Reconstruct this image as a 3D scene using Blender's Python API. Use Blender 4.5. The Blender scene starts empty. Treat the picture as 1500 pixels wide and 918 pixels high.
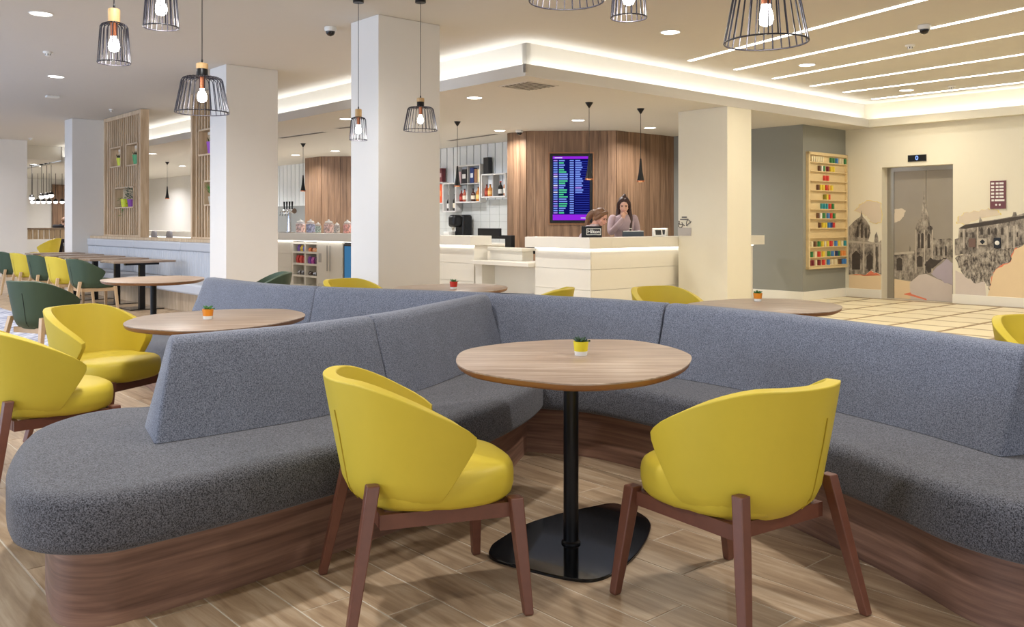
import bpy, bmesh, math, random
from mathutils import Vector, Matrix
R = random.Random(7)
S = bpy.context.scene
COL = S.collection
PI = math.pi

# ------------------------------------------------------------------ camera, world, light
EYE, FPX, HOR = 1.28, 1295.0, 328.0          # eye height, focal length and horizon of the 1500x918 frame
cam_d = bpy.data.cameras.new('camera'); cam = bpy.data.objects.new('camera', cam_d); COL.objects.link(cam)
cam.location = (0, 0, EYE); cam.rotation_euler = (PI / 2, 0, 0)
cam_d.sensor_width = 36; cam_d.lens = 36 * FPX / 1500; cam_d.shift_y = -(459 - HOR) / 1500
cam_d.clip_start = 0.05; cam_d.clip_end = 200
S.camera = cam
S.view_settings.view_transform = 'Standard'; S.view_settings.look = 'None'
S.view_settings.gamma = 1; S.view_settings.exposure = -0.15
w = bpy.data.worlds.new('world'); S.world = w; w.use_nodes = True
bg = w.node_tree.nodes['Background']; bg.inputs[0].default_value = (0.86, 0.92, 1.0, 1); bg.inputs[1].default_value = 0.8
TH = math.atan2(.661, .750)                   # the room's axes: U runs right and away, V left and away
CU, SU = math.cos(TH), math.sin(TH)
def W(U, V, z=0.0): return Vector((CU * U - SU * V, SU * U + CU * V, z))
def area(name, loc, target, sx, sy, power, color, spread=PI):
    d = bpy.data.lights.new(name, 'AREA'); d.shape = 'RECTANGLE'; d.size = sx; d.size_y = sy; d.energy = power; d.color = color; d.spread = spread
    o = bpy.data.objects.new(name, d); COL.objects.link(o); o.location = loc
    o.rotation_euler = (Vector(target) - Vector(loc)).to_track_quat('-Z', 'Y').to_euler(); return o
area('daylight_window', W(-7, 12, 1.7), W(3, 12, 1.3), 17, 2.4, 1000, (.62, .76, 1.0))
area('daylight_window_rear', W(-1, -6, 1.8), W(2, 4, 1.0), 6, 2.4, 110, (.92, .95, 1.0))
LAMP_POWER = 40.0
CEIL, SOFF = 3.36, 2.94

# ------------------------------------------------------------------ pixel -> place helpers (1500x918 frame)
def floor_at(px, py, z=0.0):
    d = (EYE - z) * FPX / (py - HOR); return Vector(((px - 750) / FPX * d, d, z))
def at_depth(px, py, d): return Vector(((px - 750) / FPX * d, d, EYE - (py - HOR) * d / FPX))
def on_u(px, py, U):            # the point of the wall U = const: (V, z)
    r = (px - 750) / FPX; d = U / (CU * r + SU); return (-SU * r * d + CU * d, EYE - (py - HOR) * d / FPX)
def on_v(px, py, V):
    r = (px - 750) / FPX; d = V / (-SU * r + CU); return (CU * r * d + SU * d, EYE - (py - HOR) * d / FPX)
def uv(p): return (CU * p[0] + SU * p[1], -SU * p[0] + CU * p[1])

# ------------------------------------------------------------------ materials
def C(r, g, b):
    f = lambda c: (c / 255 / 12.92) if c / 255 <= .04045 else ((c / 255 + .055) / 1.055) ** 2.4
    return (f(r), f(g), f(b), 1)
MC = {}
def node_mat(name):
    m = bpy.data.materials.new(name); m.use_nodes = True
    nt = m.node_tree; return m, nt, nt.nodes['Principled BSDF']
def mat(name, col, rough=.5, metal=0.0, var=.06, scale=8.0, bump=0.0, bscale=200.0, trans=0.0, spec=.5, coat=0.0):
    """plain procedural material: a colour with a little noise and fine relief"""
    if name in MC: return MC[name]
    m, nt, b = node_mat(name); N = nt.nodes; L = nt.links
    b.inputs['Roughness'].default_value = rough; b.inputs['Metallic'].default_value = metal
    b.inputs['Specular IOR Level'].default_value = spec; b.inputs['Transmission Weight'].default_value = trans; b.inputs['Coat Weight'].default_value = coat
    tc = N.new('ShaderNodeTexCoord')
    no = N.new('ShaderNodeTexNoise'); no.inputs['Scale'].default_value = scale; no.inputs['Detail'].default_value = 3; L.new(tc.outputs['Object'], no.inputs['Vector'])
    mx = N.new('ShaderNodeMix'); mx.data_type = 'RGBA'
    mx.inputs[6].default_value = tuple(c * (1 - var) for c in col[:3]) + (1,); mx.inputs[7].default_value = tuple(min(1, c * (1 + var)) for c in col[:3]) + (1,)
    L.new(no.outputs['Fac'], mx.inputs[0]); L.new(mx.outputs[2], b.inputs['Base Color'])
    if bump:
        n2 = N.new('ShaderNodeTexNoise'); n2.inputs['Scale'].default_value = bscale; n2.inputs['Detail'].default_value = 2; L.new(tc.outputs['Object'], n2.inputs['Vector'])
        bp = N.new('ShaderNodeBump'); bp.inputs['Strength'].default_value = bump; bp.inputs['Distance'].default_value = .004; L.new(n2.outputs['Fac'], bp.inputs['Height']); L.new(bp.outputs['Normal'], b.inputs['Normal'])
    MC[name] = m; return m
def emit(name, col, strength):
    if name in MC: return MC[name]
    m = bpy.data.materials.new(name); m.use_nodes = True; nt = m.node_tree
    for n in list(nt.nodes): nt.nodes.remove(n)
    e = nt.nodes.new('ShaderNodeEmission'); e.inputs[0].default_value = col; e.inputs[1].default_value = strength
    o = nt.nodes.new('ShaderNodeOutputMaterial'); nt.links.new(e.outputs[0], o.inputs[0]); MC[name] = m; return m
def wood(name, dark, mid, light, stretch=(1, 14, 14), scale=1.6, rough=.45, rand=.25, bump=.08, contrast=(.3, .52, .72)):
    """wood grain: stretched, warped noise in object space, shifted and toned at random per object"""
    m, nt, b = node_mat(name); N = nt.nodes; L = nt.links
    tc = N.new('ShaderNodeTexCoord'); oi = N.new('ShaderNodeObjectInfo')
    mp = N.new('ShaderNodeMapping'); mp.inputs['Scale'].default_value = stretch; L.new(tc.outputs['Object'], mp.inputs['Vector'])
    ml = N.new('ShaderNodeMath'); ml.operation = 'MULTIPLY'; ml.inputs[1].default_value = 37.0; L.new(oi.outputs['Random'], ml.inputs[0])
    no = N.new('ShaderNodeTexNoise'); no.noise_dimensions = '4D'; no.inputs['Scale'].default_value = scale; no.inputs['Detail'].default_value = 6; no.inputs['Roughness'].default_value = .6; no.inputs['Distortion'].default_value = .6
    L.new(mp.outputs[0], no.inputs['Vector']); L.new(ml.outputs[0], no.inputs['W'])
    cr = N.new('ShaderNodeValToRGB'); e = cr.color_ramp.elements; e[0].position = contrast[0]; e[0].color = dark; e[1].position = contrast[2]; e[1].color = light
    k = e.new(contrast[1]); k.color = mid; L.new(no.outputs['Fac'], cr.inputs['Fac'])
    hs = N.new('ShaderNodeHueSaturation'); mr = N.new('ShaderNodeMapRange'); mr.inputs['To Min'].default_value = 1 - rand; mr.inputs['To Max'].default_value = 1 + rand
    L.new(oi.outputs['Random'], mr.inputs['Value']); L.new(mr.outputs[0], hs.inputs['Value']); L.new(cr.outputs[0], hs.inputs['Color']); L.new(hs.outputs[0], b.inputs['Base Color'])
    b.inputs['Roughness'].default_value = rough
    bp = N.new('ShaderNodeBump'); bp.inputs['Strength'].default_value = bump; bp.inputs['Distance'].default_value = .003; L.new(no.outputs['Fac'], bp.inputs['Height']); L.new(bp.outputs['Normal'], b.inputs['Normal'])
    return m
def felt(name, a, c, scale=260.0, mott=6.0):
    """woollen felt: salt-and-pepper flecks with soft mottling"""
    m, nt, b = node_mat(name); N = nt.nodes; L = nt.links
    tc = N.new('ShaderNodeTexCoord'); no = N.new('ShaderNodeTexNoise'); no.inputs['Scale'].default_value = scale; no.inputs['Detail'].default_value = 4; no.inputs['Roughness'].default_value = .75
    n2 = N.new('ShaderNodeTexNoise'); n2.inputs['Scale'].default_value = mott; n2.inputs['Detail'].default_value = 3
    L.new(tc.outputs['Object'], no.inputs['Vector']); L.new(tc.outputs['Object'], n2.inputs['Vector'])
    cr = N.new('ShaderNodeValToRGB'); e = cr.color_ramp.elements; e[0].position = .40; e[0].color = a; e[1].position = .60; e[1].color = c; L.new(no.outputs['Fac'], cr.inputs['Fac'])
    hs = N.new('ShaderNodeHueSaturation'); mr = N.new('ShaderNodeMapRange'); mr.inputs['To Min'].default_value = .88; mr.inputs['To Max'].default_value = 1.12
    L.new(n2.outputs['Fac'], mr.inputs['Value']); L.new(mr.outputs[0], hs.inputs['Value']); L.new(cr.outputs[0], hs.inputs['Color']); L.new(hs.outputs[0], b.inputs['Base Color'])
    b.inputs['Roughness'].default_value = .95; b.inputs['Sheen Weight'].default_value = .15; b.inputs['Specular IOR Level'].default_value = .2
    bp = N.new('ShaderNodeBump'); bp.inputs['Strength'].default_value = .35; bp.inputs['Distance'].default_value = .002; L.new(no.outputs['Fac'], bp.inputs['Height']); L.new(bp.outputs['Normal'], b.inputs['Normal'])
    return m
def glassy(name, col, a=.25):
    if name in MC: return MC[name]
    m, nt, b = node_mat(name); b.inputs['Base Color'].default_value = col; b.inputs['Roughness'].default_value = .08
    b.inputs['Alpha'].default_value = a; MC[name] = m; return m

M_WALL = mat('white_paint', C(226, 220, 208), .7, var=.015, bump=.03)
M_COLW = mat('column_paint', C(220, 216, 210), .65, var=.015, bump=.03)
M_CEIL = mat('ceiling_paint', C(210, 205, 196), .85, var=.012)
M_CREAM = mat('cream_paint', C(224, 217, 197), .7, var=.015, bump=.03)
M_GREY = mat('grey_paint', C(142, 142, 134), .7, var=.02)
M_TRIM = mat('white_gloss_trim', C(236, 232, 220), .35, var=.01)
M_COUNTER = mat('white_counter', C(226, 220, 206), .3, var=.015)
M_GROUT = mat('floor_grout', C(206, 198, 182), .8)
M_PLANK = wood('oak_look_tile', C(134, 109, 84), C(172, 147, 118), C(198, 178, 152), (16, 1.6, 16), 1.5, .38, .16, .05)
M_LTILE = mat('cream_floor_tile', C(232, 220, 188), .3, var=.05, scale=3)
M_LGROUT = mat('brown_tile_strip', C(146, 122, 88), .45, var=.08)
M_WALNUT = wood('walnut_veneer', C(80, 55, 44), C(126, 93, 77), C(160, 124, 103), (1.1, 1.1, 24), 1.15, .42, 0.02, .05, (.3, .5, .7))
M_PANEL = wood('walnut_cladding', C(100, 75, 56), C(134, 104, 80), C(158, 127, 100), (16, 16, .8), 1.6, .5, .16, .05)
M_TABLE = wood('table_oak', C(128, 107, 91), C(158, 137, 119), C(184, 166, 149), (2.0, 26, 8), 1.2, .38, .06, .03)
M_EDGE = mat('table_edge_timber', C(146, 100, 62), .4, var=.12, scale=20)
M_OAK = wood('pale_oak', C(166, 140, 110), C(192, 168, 138), C(210, 190, 162), (12, 12, 1.2), 1.5, .5, .08, .03)
M_LEG = mat('dark_beech', C(108, 66, 50), .4, var=.15, scale=30)
M_LEGOAK = mat('light_oak_leg', C(196, 164, 124), .45, var=.12, scale=30)
M_YEL = mat('yellow_leather', C(204, 181, 58), .5, var=.03, scale=12, bump=.06, bscale=420, spec=.35)
M_YSEAM = mat('yellow_stitching', C(170, 146, 30), .7)
M_GREEN = mat('green_leather', C(62, 78, 58), .5, var=.06, scale=12, bump=.06, bscale=420, spec=.35)
M_SEAT = felt('charcoal_felt', C(33, 33, 36), C(110, 110, 117), 230)
M_BACK = felt('blue_grey_felt', C(72, 76, 88), C(132, 136, 149), 230)
M_BENCH = mat('bench_vinyl', C(176, 178, 183), .5, var=.04)
M_BLACK = mat('black_metal', C(22, 22, 24), .35, .3, var=.1)
M_BASE = mat('black_steel_plate', C(20, 21, 24), .10, .4, var=.4, scale=9, coat=.3)
M_WIRE = mat('dark_wire', C(40, 38, 46), .4, .4)
M_PINE = mat('pine_cap', C(206, 168, 116), .5, var=.1, scale=40)
M_COPPER = mat('copper_socket', C(196, 120, 84), .3, .8)
M_STEEL = mat('brushed_steel', C(170, 166, 158), .3, .9, var=.06, scale=20)
M_CHROME = mat('chrome', C(205, 208, 212), .12, 1.0)
M_LEAF = mat('succulent_leaf', C(58, 110, 52), .5, var=.3, scale=60)
M_LEAFD = mat('dark_leaf', C(34, 66, 38), .5, var=.3, scale=60)
M_GLOW = emit('led_white', (1, .97, .90, 1), 9.0)
M_COVE = emit('led_cove', (.95, .98, 1, 1), 10.0)
M_DOWN = emit('downlight_lens', (1, .97, .92, 1), 12.0)
M_BULB = emit('bulb_glow', (1, .98, .97, 1), 18.0)
M_PLASTIC = mat('white_plastic', C(226, 224, 218), .4, var=.02)

# ------------------------------------------------------------------ mesh helpers
class MB:
    def __init__(s): s.v = []; s.f = []; s.mi = []
    def add(s, vs, fs, mi=0):
        o = len(s.v); s.v += [tuple(v) for v in vs]; s.f += [tuple(i + o for i in f) for f in fs]; s.mi += [mi] * len(fs); return s
    def box(s, a, b, xf=None, mi=0):
        (x0, y0, z0), (x1, y1, z1) = a, b
        vs = [(x0, y0, z0), (x1, y0, z0), (x1, y1, z0), (x0, y1, z0), (x0, y0, z1), (x1, y0, z1), (x1, y1, z1), (x0, y1, z1)]
        if xf: vs = [xf(*v) for v in vs]
        return s.add(vs, [(0, 3, 2, 1), (4, 5, 6, 7), (0, 1, 5, 4), (1, 2, 6, 5), (2, 3, 7, 6), (3, 0, 4, 7)], mi)
    def prism(s, out, z0, z1, mi=0):
        n = len(out)
        vs = [(p[0], p[1], z0) for p in out] + [(p[0], p[1], z1) for p in out]
        fs = [tuple(range(n - 1, -1, -1)), tuple(range(n, 2 * n))] + [(i, (i + 1) % n, n + (i + 1) % n, n + i) for i in range(n)]
        return s.add(vs, fs, mi)
    def rings(s, rows, cap0=True, cap1=True, closed=True, mi=0):
        n = len(rows[0]); vs = [p for r in rows for p in r]; fs = []
        for j in range(len(rows) - 1):
            for i in range(n if closed else n - 1):
                a, b = j * n + i, j * n + (i + 1) % n
                fs.append((a, b, b + n, a + n))
        if cap0: fs.append(tuple(range(n - 1, -1, -1)))
        if cap1: fs.append(tuple(range((len(rows) - 1) * n, len(rows) * n)))
        return s.add(vs, fs, mi)
    def lathe(s, prof, n=20, c=(0, 0, 0), cap0=True, cap1=True, mi=0):
        rows = [[(c[0] + r * math.cos(2 * PI * i / n), c[1] + r * math.sin(2 * PI * i / n), c[2] + z) for i in range(n)] for r, z in prof]
        return s.rings(rows, cap0, cap1, mi=mi)
    def tube(s, pts, r, n=8, mi=0):
        pts = [Vector(p) for p in pts]; rows = []; rr = r if isinstance(r, (list, tuple)) else [r] * len(pts)
        up = Vector((0, 0, 1))
        for i, p in enumerate(pts):
            t = (pts[min(i + 1, len(pts) - 1)] - pts[max(i - 1, 0)]).normalized()
            a = t.cross(up if abs(t.dot(up)) < .95 else Vector((1, 0, 0))).normalized(); b = t.cross(a)
            rows.append([p + (a * math.cos(2 * PI * k / n) + b * math.sin(2 * PI * k / n)) * rr[i] for k in range(n)])
        return s.rings(rows, mi=mi)
    def ring(s, r, z, t, n=32, m=6, c=(0, 0)):
        rows = [[(c[0] + (r + t * math.cos(2 * PI * k / m)) * math.cos(2 * PI * i / n), c[1] + (r + t * math.cos(2 * PI * k / m)) * math.sin(2 * PI * i / n), z + t * math.sin(2 * PI * k / m)) for k in range(m)] for i in range(n + 1)]
        return s.rings(rows, False, False)
    def ball(s, c, r, n=14, m=9, sc=(1, 1, 1), mi=0):
        rows = []
        for j in range(m):
            a = -PI / 2 + PI * (j + .5) / m
            rows.append([(c[0] + r * sc[0] * math.cos(a) * math.cos(2 * PI * i / n), c[1] + r * sc[1] * math.cos(a) * math.sin(2 * PI * i / n), c[2] + r * sc[2] * math.sin(a)) for i in range(n)])
        return s.rings(rows, mi=mi)
    def mesh(s, name, mats):
        me = bpy.data.meshes.new(name); me.from_pydata(s.v, [], s.f)
        for m in (mats if isinstance(mats, (list, tuple)) else [mats]): me.materials.append(m)
        for i, p in enumerate(me.polygons): p.material_index = s.mi[i]
        bm = bmesh.new(); bm.from_mesh(me); bmesh.ops.recalc_face_normals(bm, faces=bm.faces); bm.to_mesh(me); bm.free()
        me.update(); return me
    def build(s, name, mats, parent=None, smooth=False, bevel=0, seg=2, sub=0, angle=40, loc=None, rotz=0):
        o = bpy.data.objects.new(name, s.mesh(name, mats)); COL.objects.link(o)
        if parent: o.parent = parent
        if loc is not None: o.location = loc; o.rotation_euler = (0, 0, rotz)
        if bevel:
            md = o.modifiers.new('bevel', 'BEVEL'); md.width = bevel; md.segments = seg; md.limit_method = 'ANGLE'; md.angle_limit = math.radians(35); md.use_clamp_overlap = True
        if sub: md = o.modifiers.new('sub', 'SUBSURF'); md.levels = sub; md.render_levels = sub
        if smooth:
            o.data.shade_smooth() if sub else (o.data.shade_smooth(), o.data.set_sharp_from_angle(angle=math.radians(angle)))
        return o
def tag(o, label, cat, group=None):
    o['label'] = label; o['category'] = cat
    if group: o['group'] = group
    return o
def thing(name, label, cat, loc=(0, 0, 0), rotz=0, group=None):
    o = bpy.data.objects.new(name, None); COL.objects.link(o); o.location = loc; o.rotation_euler = (0, 0, rotz); o.empty_display_size = .1
    return tag(o, label, cat, group)
def struct(o): o['kind'] = 'structure'; return o
def stuff(o): o['kind'] = 'stuff'; return o
def instance(name, me, parent, loc=(0, 0, 0), rotz=0, mods=None):
    o = bpy.data.objects.new(name, me); COL.objects.link(o); o.parent = parent; o.location = loc; o.rotation_euler = (0, 0, rotz); return o
def copy_tree(o, parent=None):
    c = o.copy(); COL.objects.link(c)
    if parent: c.parent = parent
    for ch in list(o.children): copy_tree(ch, c)
    return c
def dup(o, loc, rotz, label, group=None):
    c = copy_tree(o); c.location = loc; c.rotation_euler = (0, 0, rotz); c['label'] = label
    if group: c['group'] = group
    return c
XF = lambda U, V, z: tuple(W(U, V, z))
def ubox(U0, U1, V0, V1, z0, z1, m=None): return (m or MB()).box((U0, V0, z0), (U1, V1, z1), XF)
def catmull(pts, n=8, closed=False):
    P = [Vector(p) for p in pts]; out = []; k = len(P)
    for i in range(k if closed else k - 1):
        g = lambda j: P[j % k] if closed else P[max(0, min(k - 1, j))]
        a, b, c, d = g(i - 1), g(i), g(i + 1), g(i + 2)
        for t in [q / n for q in range(n)]:
            out.append(.5 * ((2 * b) + (c - a) * t + (2 * a - 5 * b + 4 * c - d) * t * t + (3 * b - a - 3 * c + d) * t ** 3))
    if not closed: out.append(P[-1])
    return out

# ------------------------------------------------------------------ floor
floor = struct(ubox(-9, 18, -9, 40, -.12, -.0022).build('floor', M_GROUT))
def plank_mesh(l, wd, h=.002, g=.0028):
    m = MB(); b = .0015
    m.rings([[(-l/2+g, -wd/2+g, -h), (l/2-g, -wd/2+g, -h), (l/2-g, wd/2-g, -h), (-l/2+g, wd/2-g, -h)],
             [(-l/2+g, -wd/2+g, -b), (l/2-g, -wd/2+g, -b), (l/2-g, wd/2-g, -b), (-l/2+g, wd/2-g, -b)],
             [(-l/2+g+b, -wd/2+g+b, 0), (l/2-g-b, -wd/2+g+b, 0), (l/2-g-b, wd/2-g-b, 0), (-l/2+g+b, wd/2-g-b, 0)]]); return m
PW, PL = .1985, 1.2
JOINT = {1: 2.65, 2: 2.44, 3: 2.16, 4: 2.59, 7: 2.01, 8: 2.31, 9: 2.95, 6: 2.75, 5: 1.85, 0: 2.30}
pm = plank_mesh(PW, PL).mesh('plank', M_PLANK)
far_planks = MB()
for k in range(-10, 34):
    U0 = 1.21 + PW * k; j = JOINT.get(k, R.uniform(0, 1.2))
    for q in range(-8, 22):
        V0 = j + PL * (q); uc, vc = U0 + PW/2, V0 + PL/2
        if uc < 3.05 and vc > 10.6: continue
        if -.6 < uc < 4.6 and -.2 < vc < 7.6:
            instance('plank', pm, floor, W(uc, vc), TH)
        elif -7 < vc < 24 and vc > -3:
            m = plank_mesh(PW, PL); a = far_planks
            a.add([W(uc + x, vc + y, z) for x, y, z in m.v], m.f)
stuff(far_planks.build('planks_beyond', M_PLANK, floor))
def carpet_mat():
    m, nt, b = node_mat('streaked_carpet'); N = nt.nodes; L = nt.links
    tc = N.new('ShaderNodeTexCoord'); mp = N.new('ShaderNodeMapping'); mp.inputs['Rotation'].default_value = (0, 0, -TH); mp.inputs['Scale'].default_value = (9, 1.2, 1)
    no = N.new('ShaderNodeTexNoise'); no.inputs['Scale'].default_value = 2.2; no.inputs['Detail'].default_value = 5; L.new(tc.outputs['Object'], mp.inputs[0]); L.new(mp.outputs[0], no.inputs['Vector'])
    cr = N.new('ShaderNodeValToRGB'); e = cr.color_ramp.elements; e[0].position = .38; e[0].color = C(108, 112, 136); e[1].position = .6; e[1].color = C(186, 188, 198); L.new(no.outputs['Fac'], cr.inputs[0]); L.new(cr.outputs[0], b.inputs['Base Color'])
    b.inputs['Roughness'].default_value = .95; return m
struct(ubox(-9, 3.06, 10.02, 24.5, -.0021, .003).build('floor_carpet', carpet_mat()))
lob = struct(ubox(7.95, 14.79, -8, 7.84, -.0021, -.0005).build('floor_lobby', M_LGROUT))
TU, TV = .66, .69
lt = MB().box((-TU/2 + .035, -TV/2 + .035, -.0004), (TU/2 - .035, TV/2 - .035, .002)).mesh('floor_tile', M_LTILE)
far_tiles = MB()
for i in range(-6, 4):
    for j in range(-20, 3):
        uc, vc = 12.67 + TU * (i + .5), 6.6 + TV * (j + .5)
        if not (8.2 < uc < 14.6): continue
        if uc > 9.2 and vc > 2.5: instance('floor_tile', lt, lob, W(uc, vc), TH)
        else: far_tiles.box((uc - TU/2 + .035, vc - TV/2 + .035, -.002), (uc + TU/2 - .035, vc + TV/2 - .035, .002), XF)
stuff(far_tiles.build('floor_tiles_beyond', M_LTILE, lob))

# ------------------------------------------------------------------ ceiling, soffit, coves
c = MB(); ubox(-9, 6.83, -9, 26, CEIL, CEIL + .15, c); ubox(6.83, 15.3, -9, 7.5, CEIL, CEIL + .15, c)
ceiling = struct(c.build('ceiling', M_CEIL))
c = MB(); ubox(6.66, 16, 7.33, 37, SOFF, SOFF + .04, c); ubox(6.66, 6.70, 7.33, 26, SOFF + .04, 3.076, c); ubox(6.66, 14.8, 7.33, 7.37, SOFF + .04, 3.076, c)
ubox(6.66, 6.95, 25.9, 26.0, SOFF, CEIL + .1, c); struct(c.build('ceiling_soffit', M_CEIL))
c = MB(); ubox(6.83, 6.90, 7.50, 26, SOFF + .04, CEIL + .1, c); ubox(6.83, 15, 7.50, 7.57, SOFF + .04, CEIL + .1, c)
struct(c.build('trim_1', M_WALL))
c = MB(); ubox(14.62, 14.8, -9, 7.33, SOFF, SOFF + .04, c); ubox(14.62, 14.66, -9, 7.33, SOFF + .04, 3.076, c)
struct(c.build('trim_2', M_CREAM))
for nm, a, lab in (('bar', (6.72, 6.80, 7.42, 26), 'long white light strip hidden in the ceiling cove beside the bar'),
                   ('desk', (6.80, 14.6, 7.39, 7.47), 'long white light strip hidden in the ceiling cove above the reception desk'),
                   ('lift', (14.68, 14.76, -8.5, 7.3), 'long white light strip hidden in the cove above the lift wall')):
    tag(ubox(a[0], a[1], a[2], a[3], SOFF + .045, SOFF + .075).build('cove_light', M_COVE), lab, 'light', 'cove lights')
ENDS = [((1010, 89), (1350, 0)), ((1077, 102), (1500, 12)), ((1133, 115), (1500, 48)), ((1188, 126), (1500, 79)), ((1236, 135), (1500, 102)), ((1278, 145), (1500, 120))]
NTH = ['nearest', 'second nearest', 'third nearest', 'fourth nearest', 'fifth nearest', 'farthest']
for i, (a, b) in enumerate(ENDS):
    p, q = floor_at(*a, CEIL), floor_at(*b, CEIL); d = (q - p); n = Vector((-d.y, d.x, 0)).normalized() * .027; q = p + d * (7.0 / d.length)
    m = MB(); m.prism([p + n, q + n, q - n, p - n], CEIL - .006, CEIL + .01)
    tag(m.build('strip_light', M_GLOW), f'{NTH[i]} of the six thin white light strips fanning across the ceiling', 'light', 'ceiling light strips')
# ------------------------------------------------------------------ columns and walls
for i, (U0, V0, du, dv, z) in enumerate([(4.80, 7.45, .76, .52, CEIL), (4.81, 11.08, .73, .52, CEIL), (5.0, 18.75, .74, .52, CEIL)]):
    struct(ubox(U0, U0 + du, V0, V0 + dv, 0, z).build('column', M_COLW, bevel=.006))
struct(ubox(10.51, 11.10, 7.335, 8.2, 0, SOFF).build('column', M_CREAM, bevel=.006))
wr = MB(); ubox(14.8, 15.3, -9, 6.01, 0, CEIL + .1, wr); ubox(14.8, 15.3, 7.19, 9, 0, CEIL + .1, wr); ubox(14.8, 15.3, 6.01, 7.19, 2.25, CEIL + .1, wr); ubox(15.12, 15.3, 6.01, 7.19, 0, 2.25, wr)
struct(wr.build('wall_right', M_CREAM))
struct(ubox(13.38, 14.8, 7.85, 13, 0, SOFF).build('wall_grey', M_GREY))
b = MB(); ubox(14.775, 14.8, -9, 6.01, 0, .15, b); ubox(14.775, 14.8, 7.19, 7.85, 0, .15, b); ubox(13.36, 14.775, 7.825, 7.85, 0, .15, b); ubox(13.355, 13.38, 7.825, 11, 0, .15, b)
struct(b.build('baseboard_right', M_TRIM, bevel=.004))
struct(ubox(-9, 5.5, 24.5, 24.9, 0, CEIL + .1).build('wall_left', M_COLW))
struct(ubox(2, 16, 36, 36.3, 0, 3.4).build('wall_far', M_COLW))
c = MB(); ubox(2, 6.66, 26, 37, 3.0, 3.1, c); ubox(2, 6.66, 25.95, 26, 3.0, CEIL + .1, c); struct(c.build('ceiling_far', M_CEIL))
struct(ubox(11.74, 11.9, 11.6, 36, 0, SOFF).build('wall_bar', mat('pale_grey_tile', C(150, 153, 153), .25, var=.03)))
# glossy vertical panels above the shelves of the bar wall
struct(ubox(11.70, 11.74, 26, 36, 0, SOFF).build('wall_bar_end', M_COLW)); wb = bpy.data.objects['wall_bar']; M_GLOSS = mat('white_gloss_panel', C(226, 230, 232), .12, var=.01, coat=.4)
pl = MB().box((-.03, -.104, 0), (0, .104, 1.16)).mesh('wall_panel', M_GLOSS)
k = 0; V = 12.3
while V < 25.5:
    instance('wall_panel', pl, wb, W(11.738, V, 1.78), TH); V += .232
# small splash tiles under the shelves
tl = MB().box((-.008, -.146, 0), (0, .146, .146)).mesh('wall_tile', mat('grey_splash_tile', C(196, 198, 194), .2, var=.04))
for i in range(12):
    for j in range(6): instance('wall_tile', tl, wb, W(11.738, 12.35 + .3 * i, .88 + .15 * j), TH)
# walnut clad block behind the desk, and its twin at the far end of the bar
def clad(poly, name, step=.155):
    core = MB(); core.prism([W(*p) for p in poly[0]], 0, SOFF); o = struct(core.build(name, M_PANEL))
    for a, b in poly[1]:
        A, B = W(*a), W(*b); d = B - A; L = d.length; n = max(1, round(L / step)); wd = L / n
        me = MB().box((.003, -.016, 0), (wd - .003, 0, SOFF - .002)).mesh('wood_plank', M_PANEL)
        ang = math.atan2(d.y, d.x)
        for i in range(n): instance('wood_plank', me, o, A + d * (i / n), ang)
    return o
clad(([(10.65, 12.2), (10.65, 11.68), (11.77, 10.56), (14.0, 10.56), (14.0, 12.2)], [((10.65, 12.2), (10.65, 11.68)), ((10.65, 11.68), (11.77, 10.56)), ((11.77, 10.56), (13.9, 10.56))]), 'wall_cladding')
clad(([(10.85, 20.2), (10.85, 19.38), (11.75, 18.48), (11.75, 20.2)], [((10.85, 20.2), (10.85, 19.38)), ((10.85, 19.38), (11.74, 18.49))]), 'wall_cladding_far')
# half wall with timber cap behind the long bench
struct(ubox(5.35, 5.55, 11.6, 18.75, 0, 1.0).build('wall_half', M_COLW))
struct(ubox(5.33, 5.62, 11.6, 18.75, 1.0, 1.045).build('trim_3', M_OAK, bevel=.003))

# ------------------------------------------------------------------ the branching banquette
BZ, SZ, TZ = .265, .45, .835
front_bay = [(-1.24,2.70),(-1.10,2.81),(-.86,3.05),(-.655,3.29),(-.36,3.65),(-.10,4.06),(.08,4.48),(.17,4.82)]
b_front = [(.17,4.82),(.40,4.72),(.70,4.38),(.98,3.90),(1.20,3.37),(1.30,3.06),(1.37,2.80),(1.52,2.60)]
b_end = [(1.52,2.60),(1.75,2.50),(2.08,2.55),(2.36,2.80),(2.42,3.15)]
b_back = [(2.42,3.15),(2.28,3.75),(2.02,4.45),(1.62,5.15),(1.05,5.85),(.45,6.30),(-.15,6.62),(-.75,6.80),(-1.25,7.05),(-1.75,7.50),(-2.10,7.95)]
c_end = [(-2.10,7.95),(-2.45,8.22),(-2.85,8.10),(-3.22,7.62),(-3.25,7.30)]
c_front = [(-3.25,7.30),(-2.95,6.85),(-2.57,6.27),(-2.20,5.94),(-1.70,5.70),(-1.14,5.52)]
a_back = [(-1.14,5.52),(-1.03,5.0),(-1.27,4.50),(-1.62,4.10)]
a_end = [(-1.62,4.10),(-1.79,4.04),(-1.93,3.86),(-1.95,3.58),(-1.82,3.20),(-1.67,2.92),(-1.55,2.755),(-1.41,2.685),(-1.24,2.70)]
outline = []
for seg in (b_front[:-1] + b_end[:-1] + b_back[:-1] + c_end[:-1] + c_front, a_back[:-1] + a_end[:-1] + front_bay): outline += [Vector((p.x, p.y)) for p in catmull([(x, y, 0) for x, y in seg], 6)[:-1]]
def inset(out, d):
    """outline moved inwards by d (the outline runs counter-clockwise)"""
    n = len(out); res = []
    for i in range(n):
        a, b, c_ = out[i-1], out[i], out[(i+1) % n]
        e1 = (b - a).normalized(); e2 = (c_ - b).normalized(); n1 = Vector((-e1.y, e1.x)); n2 = Vector((-e2.y, e2.x))
        m = (n1 + n2); m = m.normalized() if m.length > 1e-6 else n1
        k = 1 / max(.55, m.dot(n1)); res.append(b + m * d * k)
    return res
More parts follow.
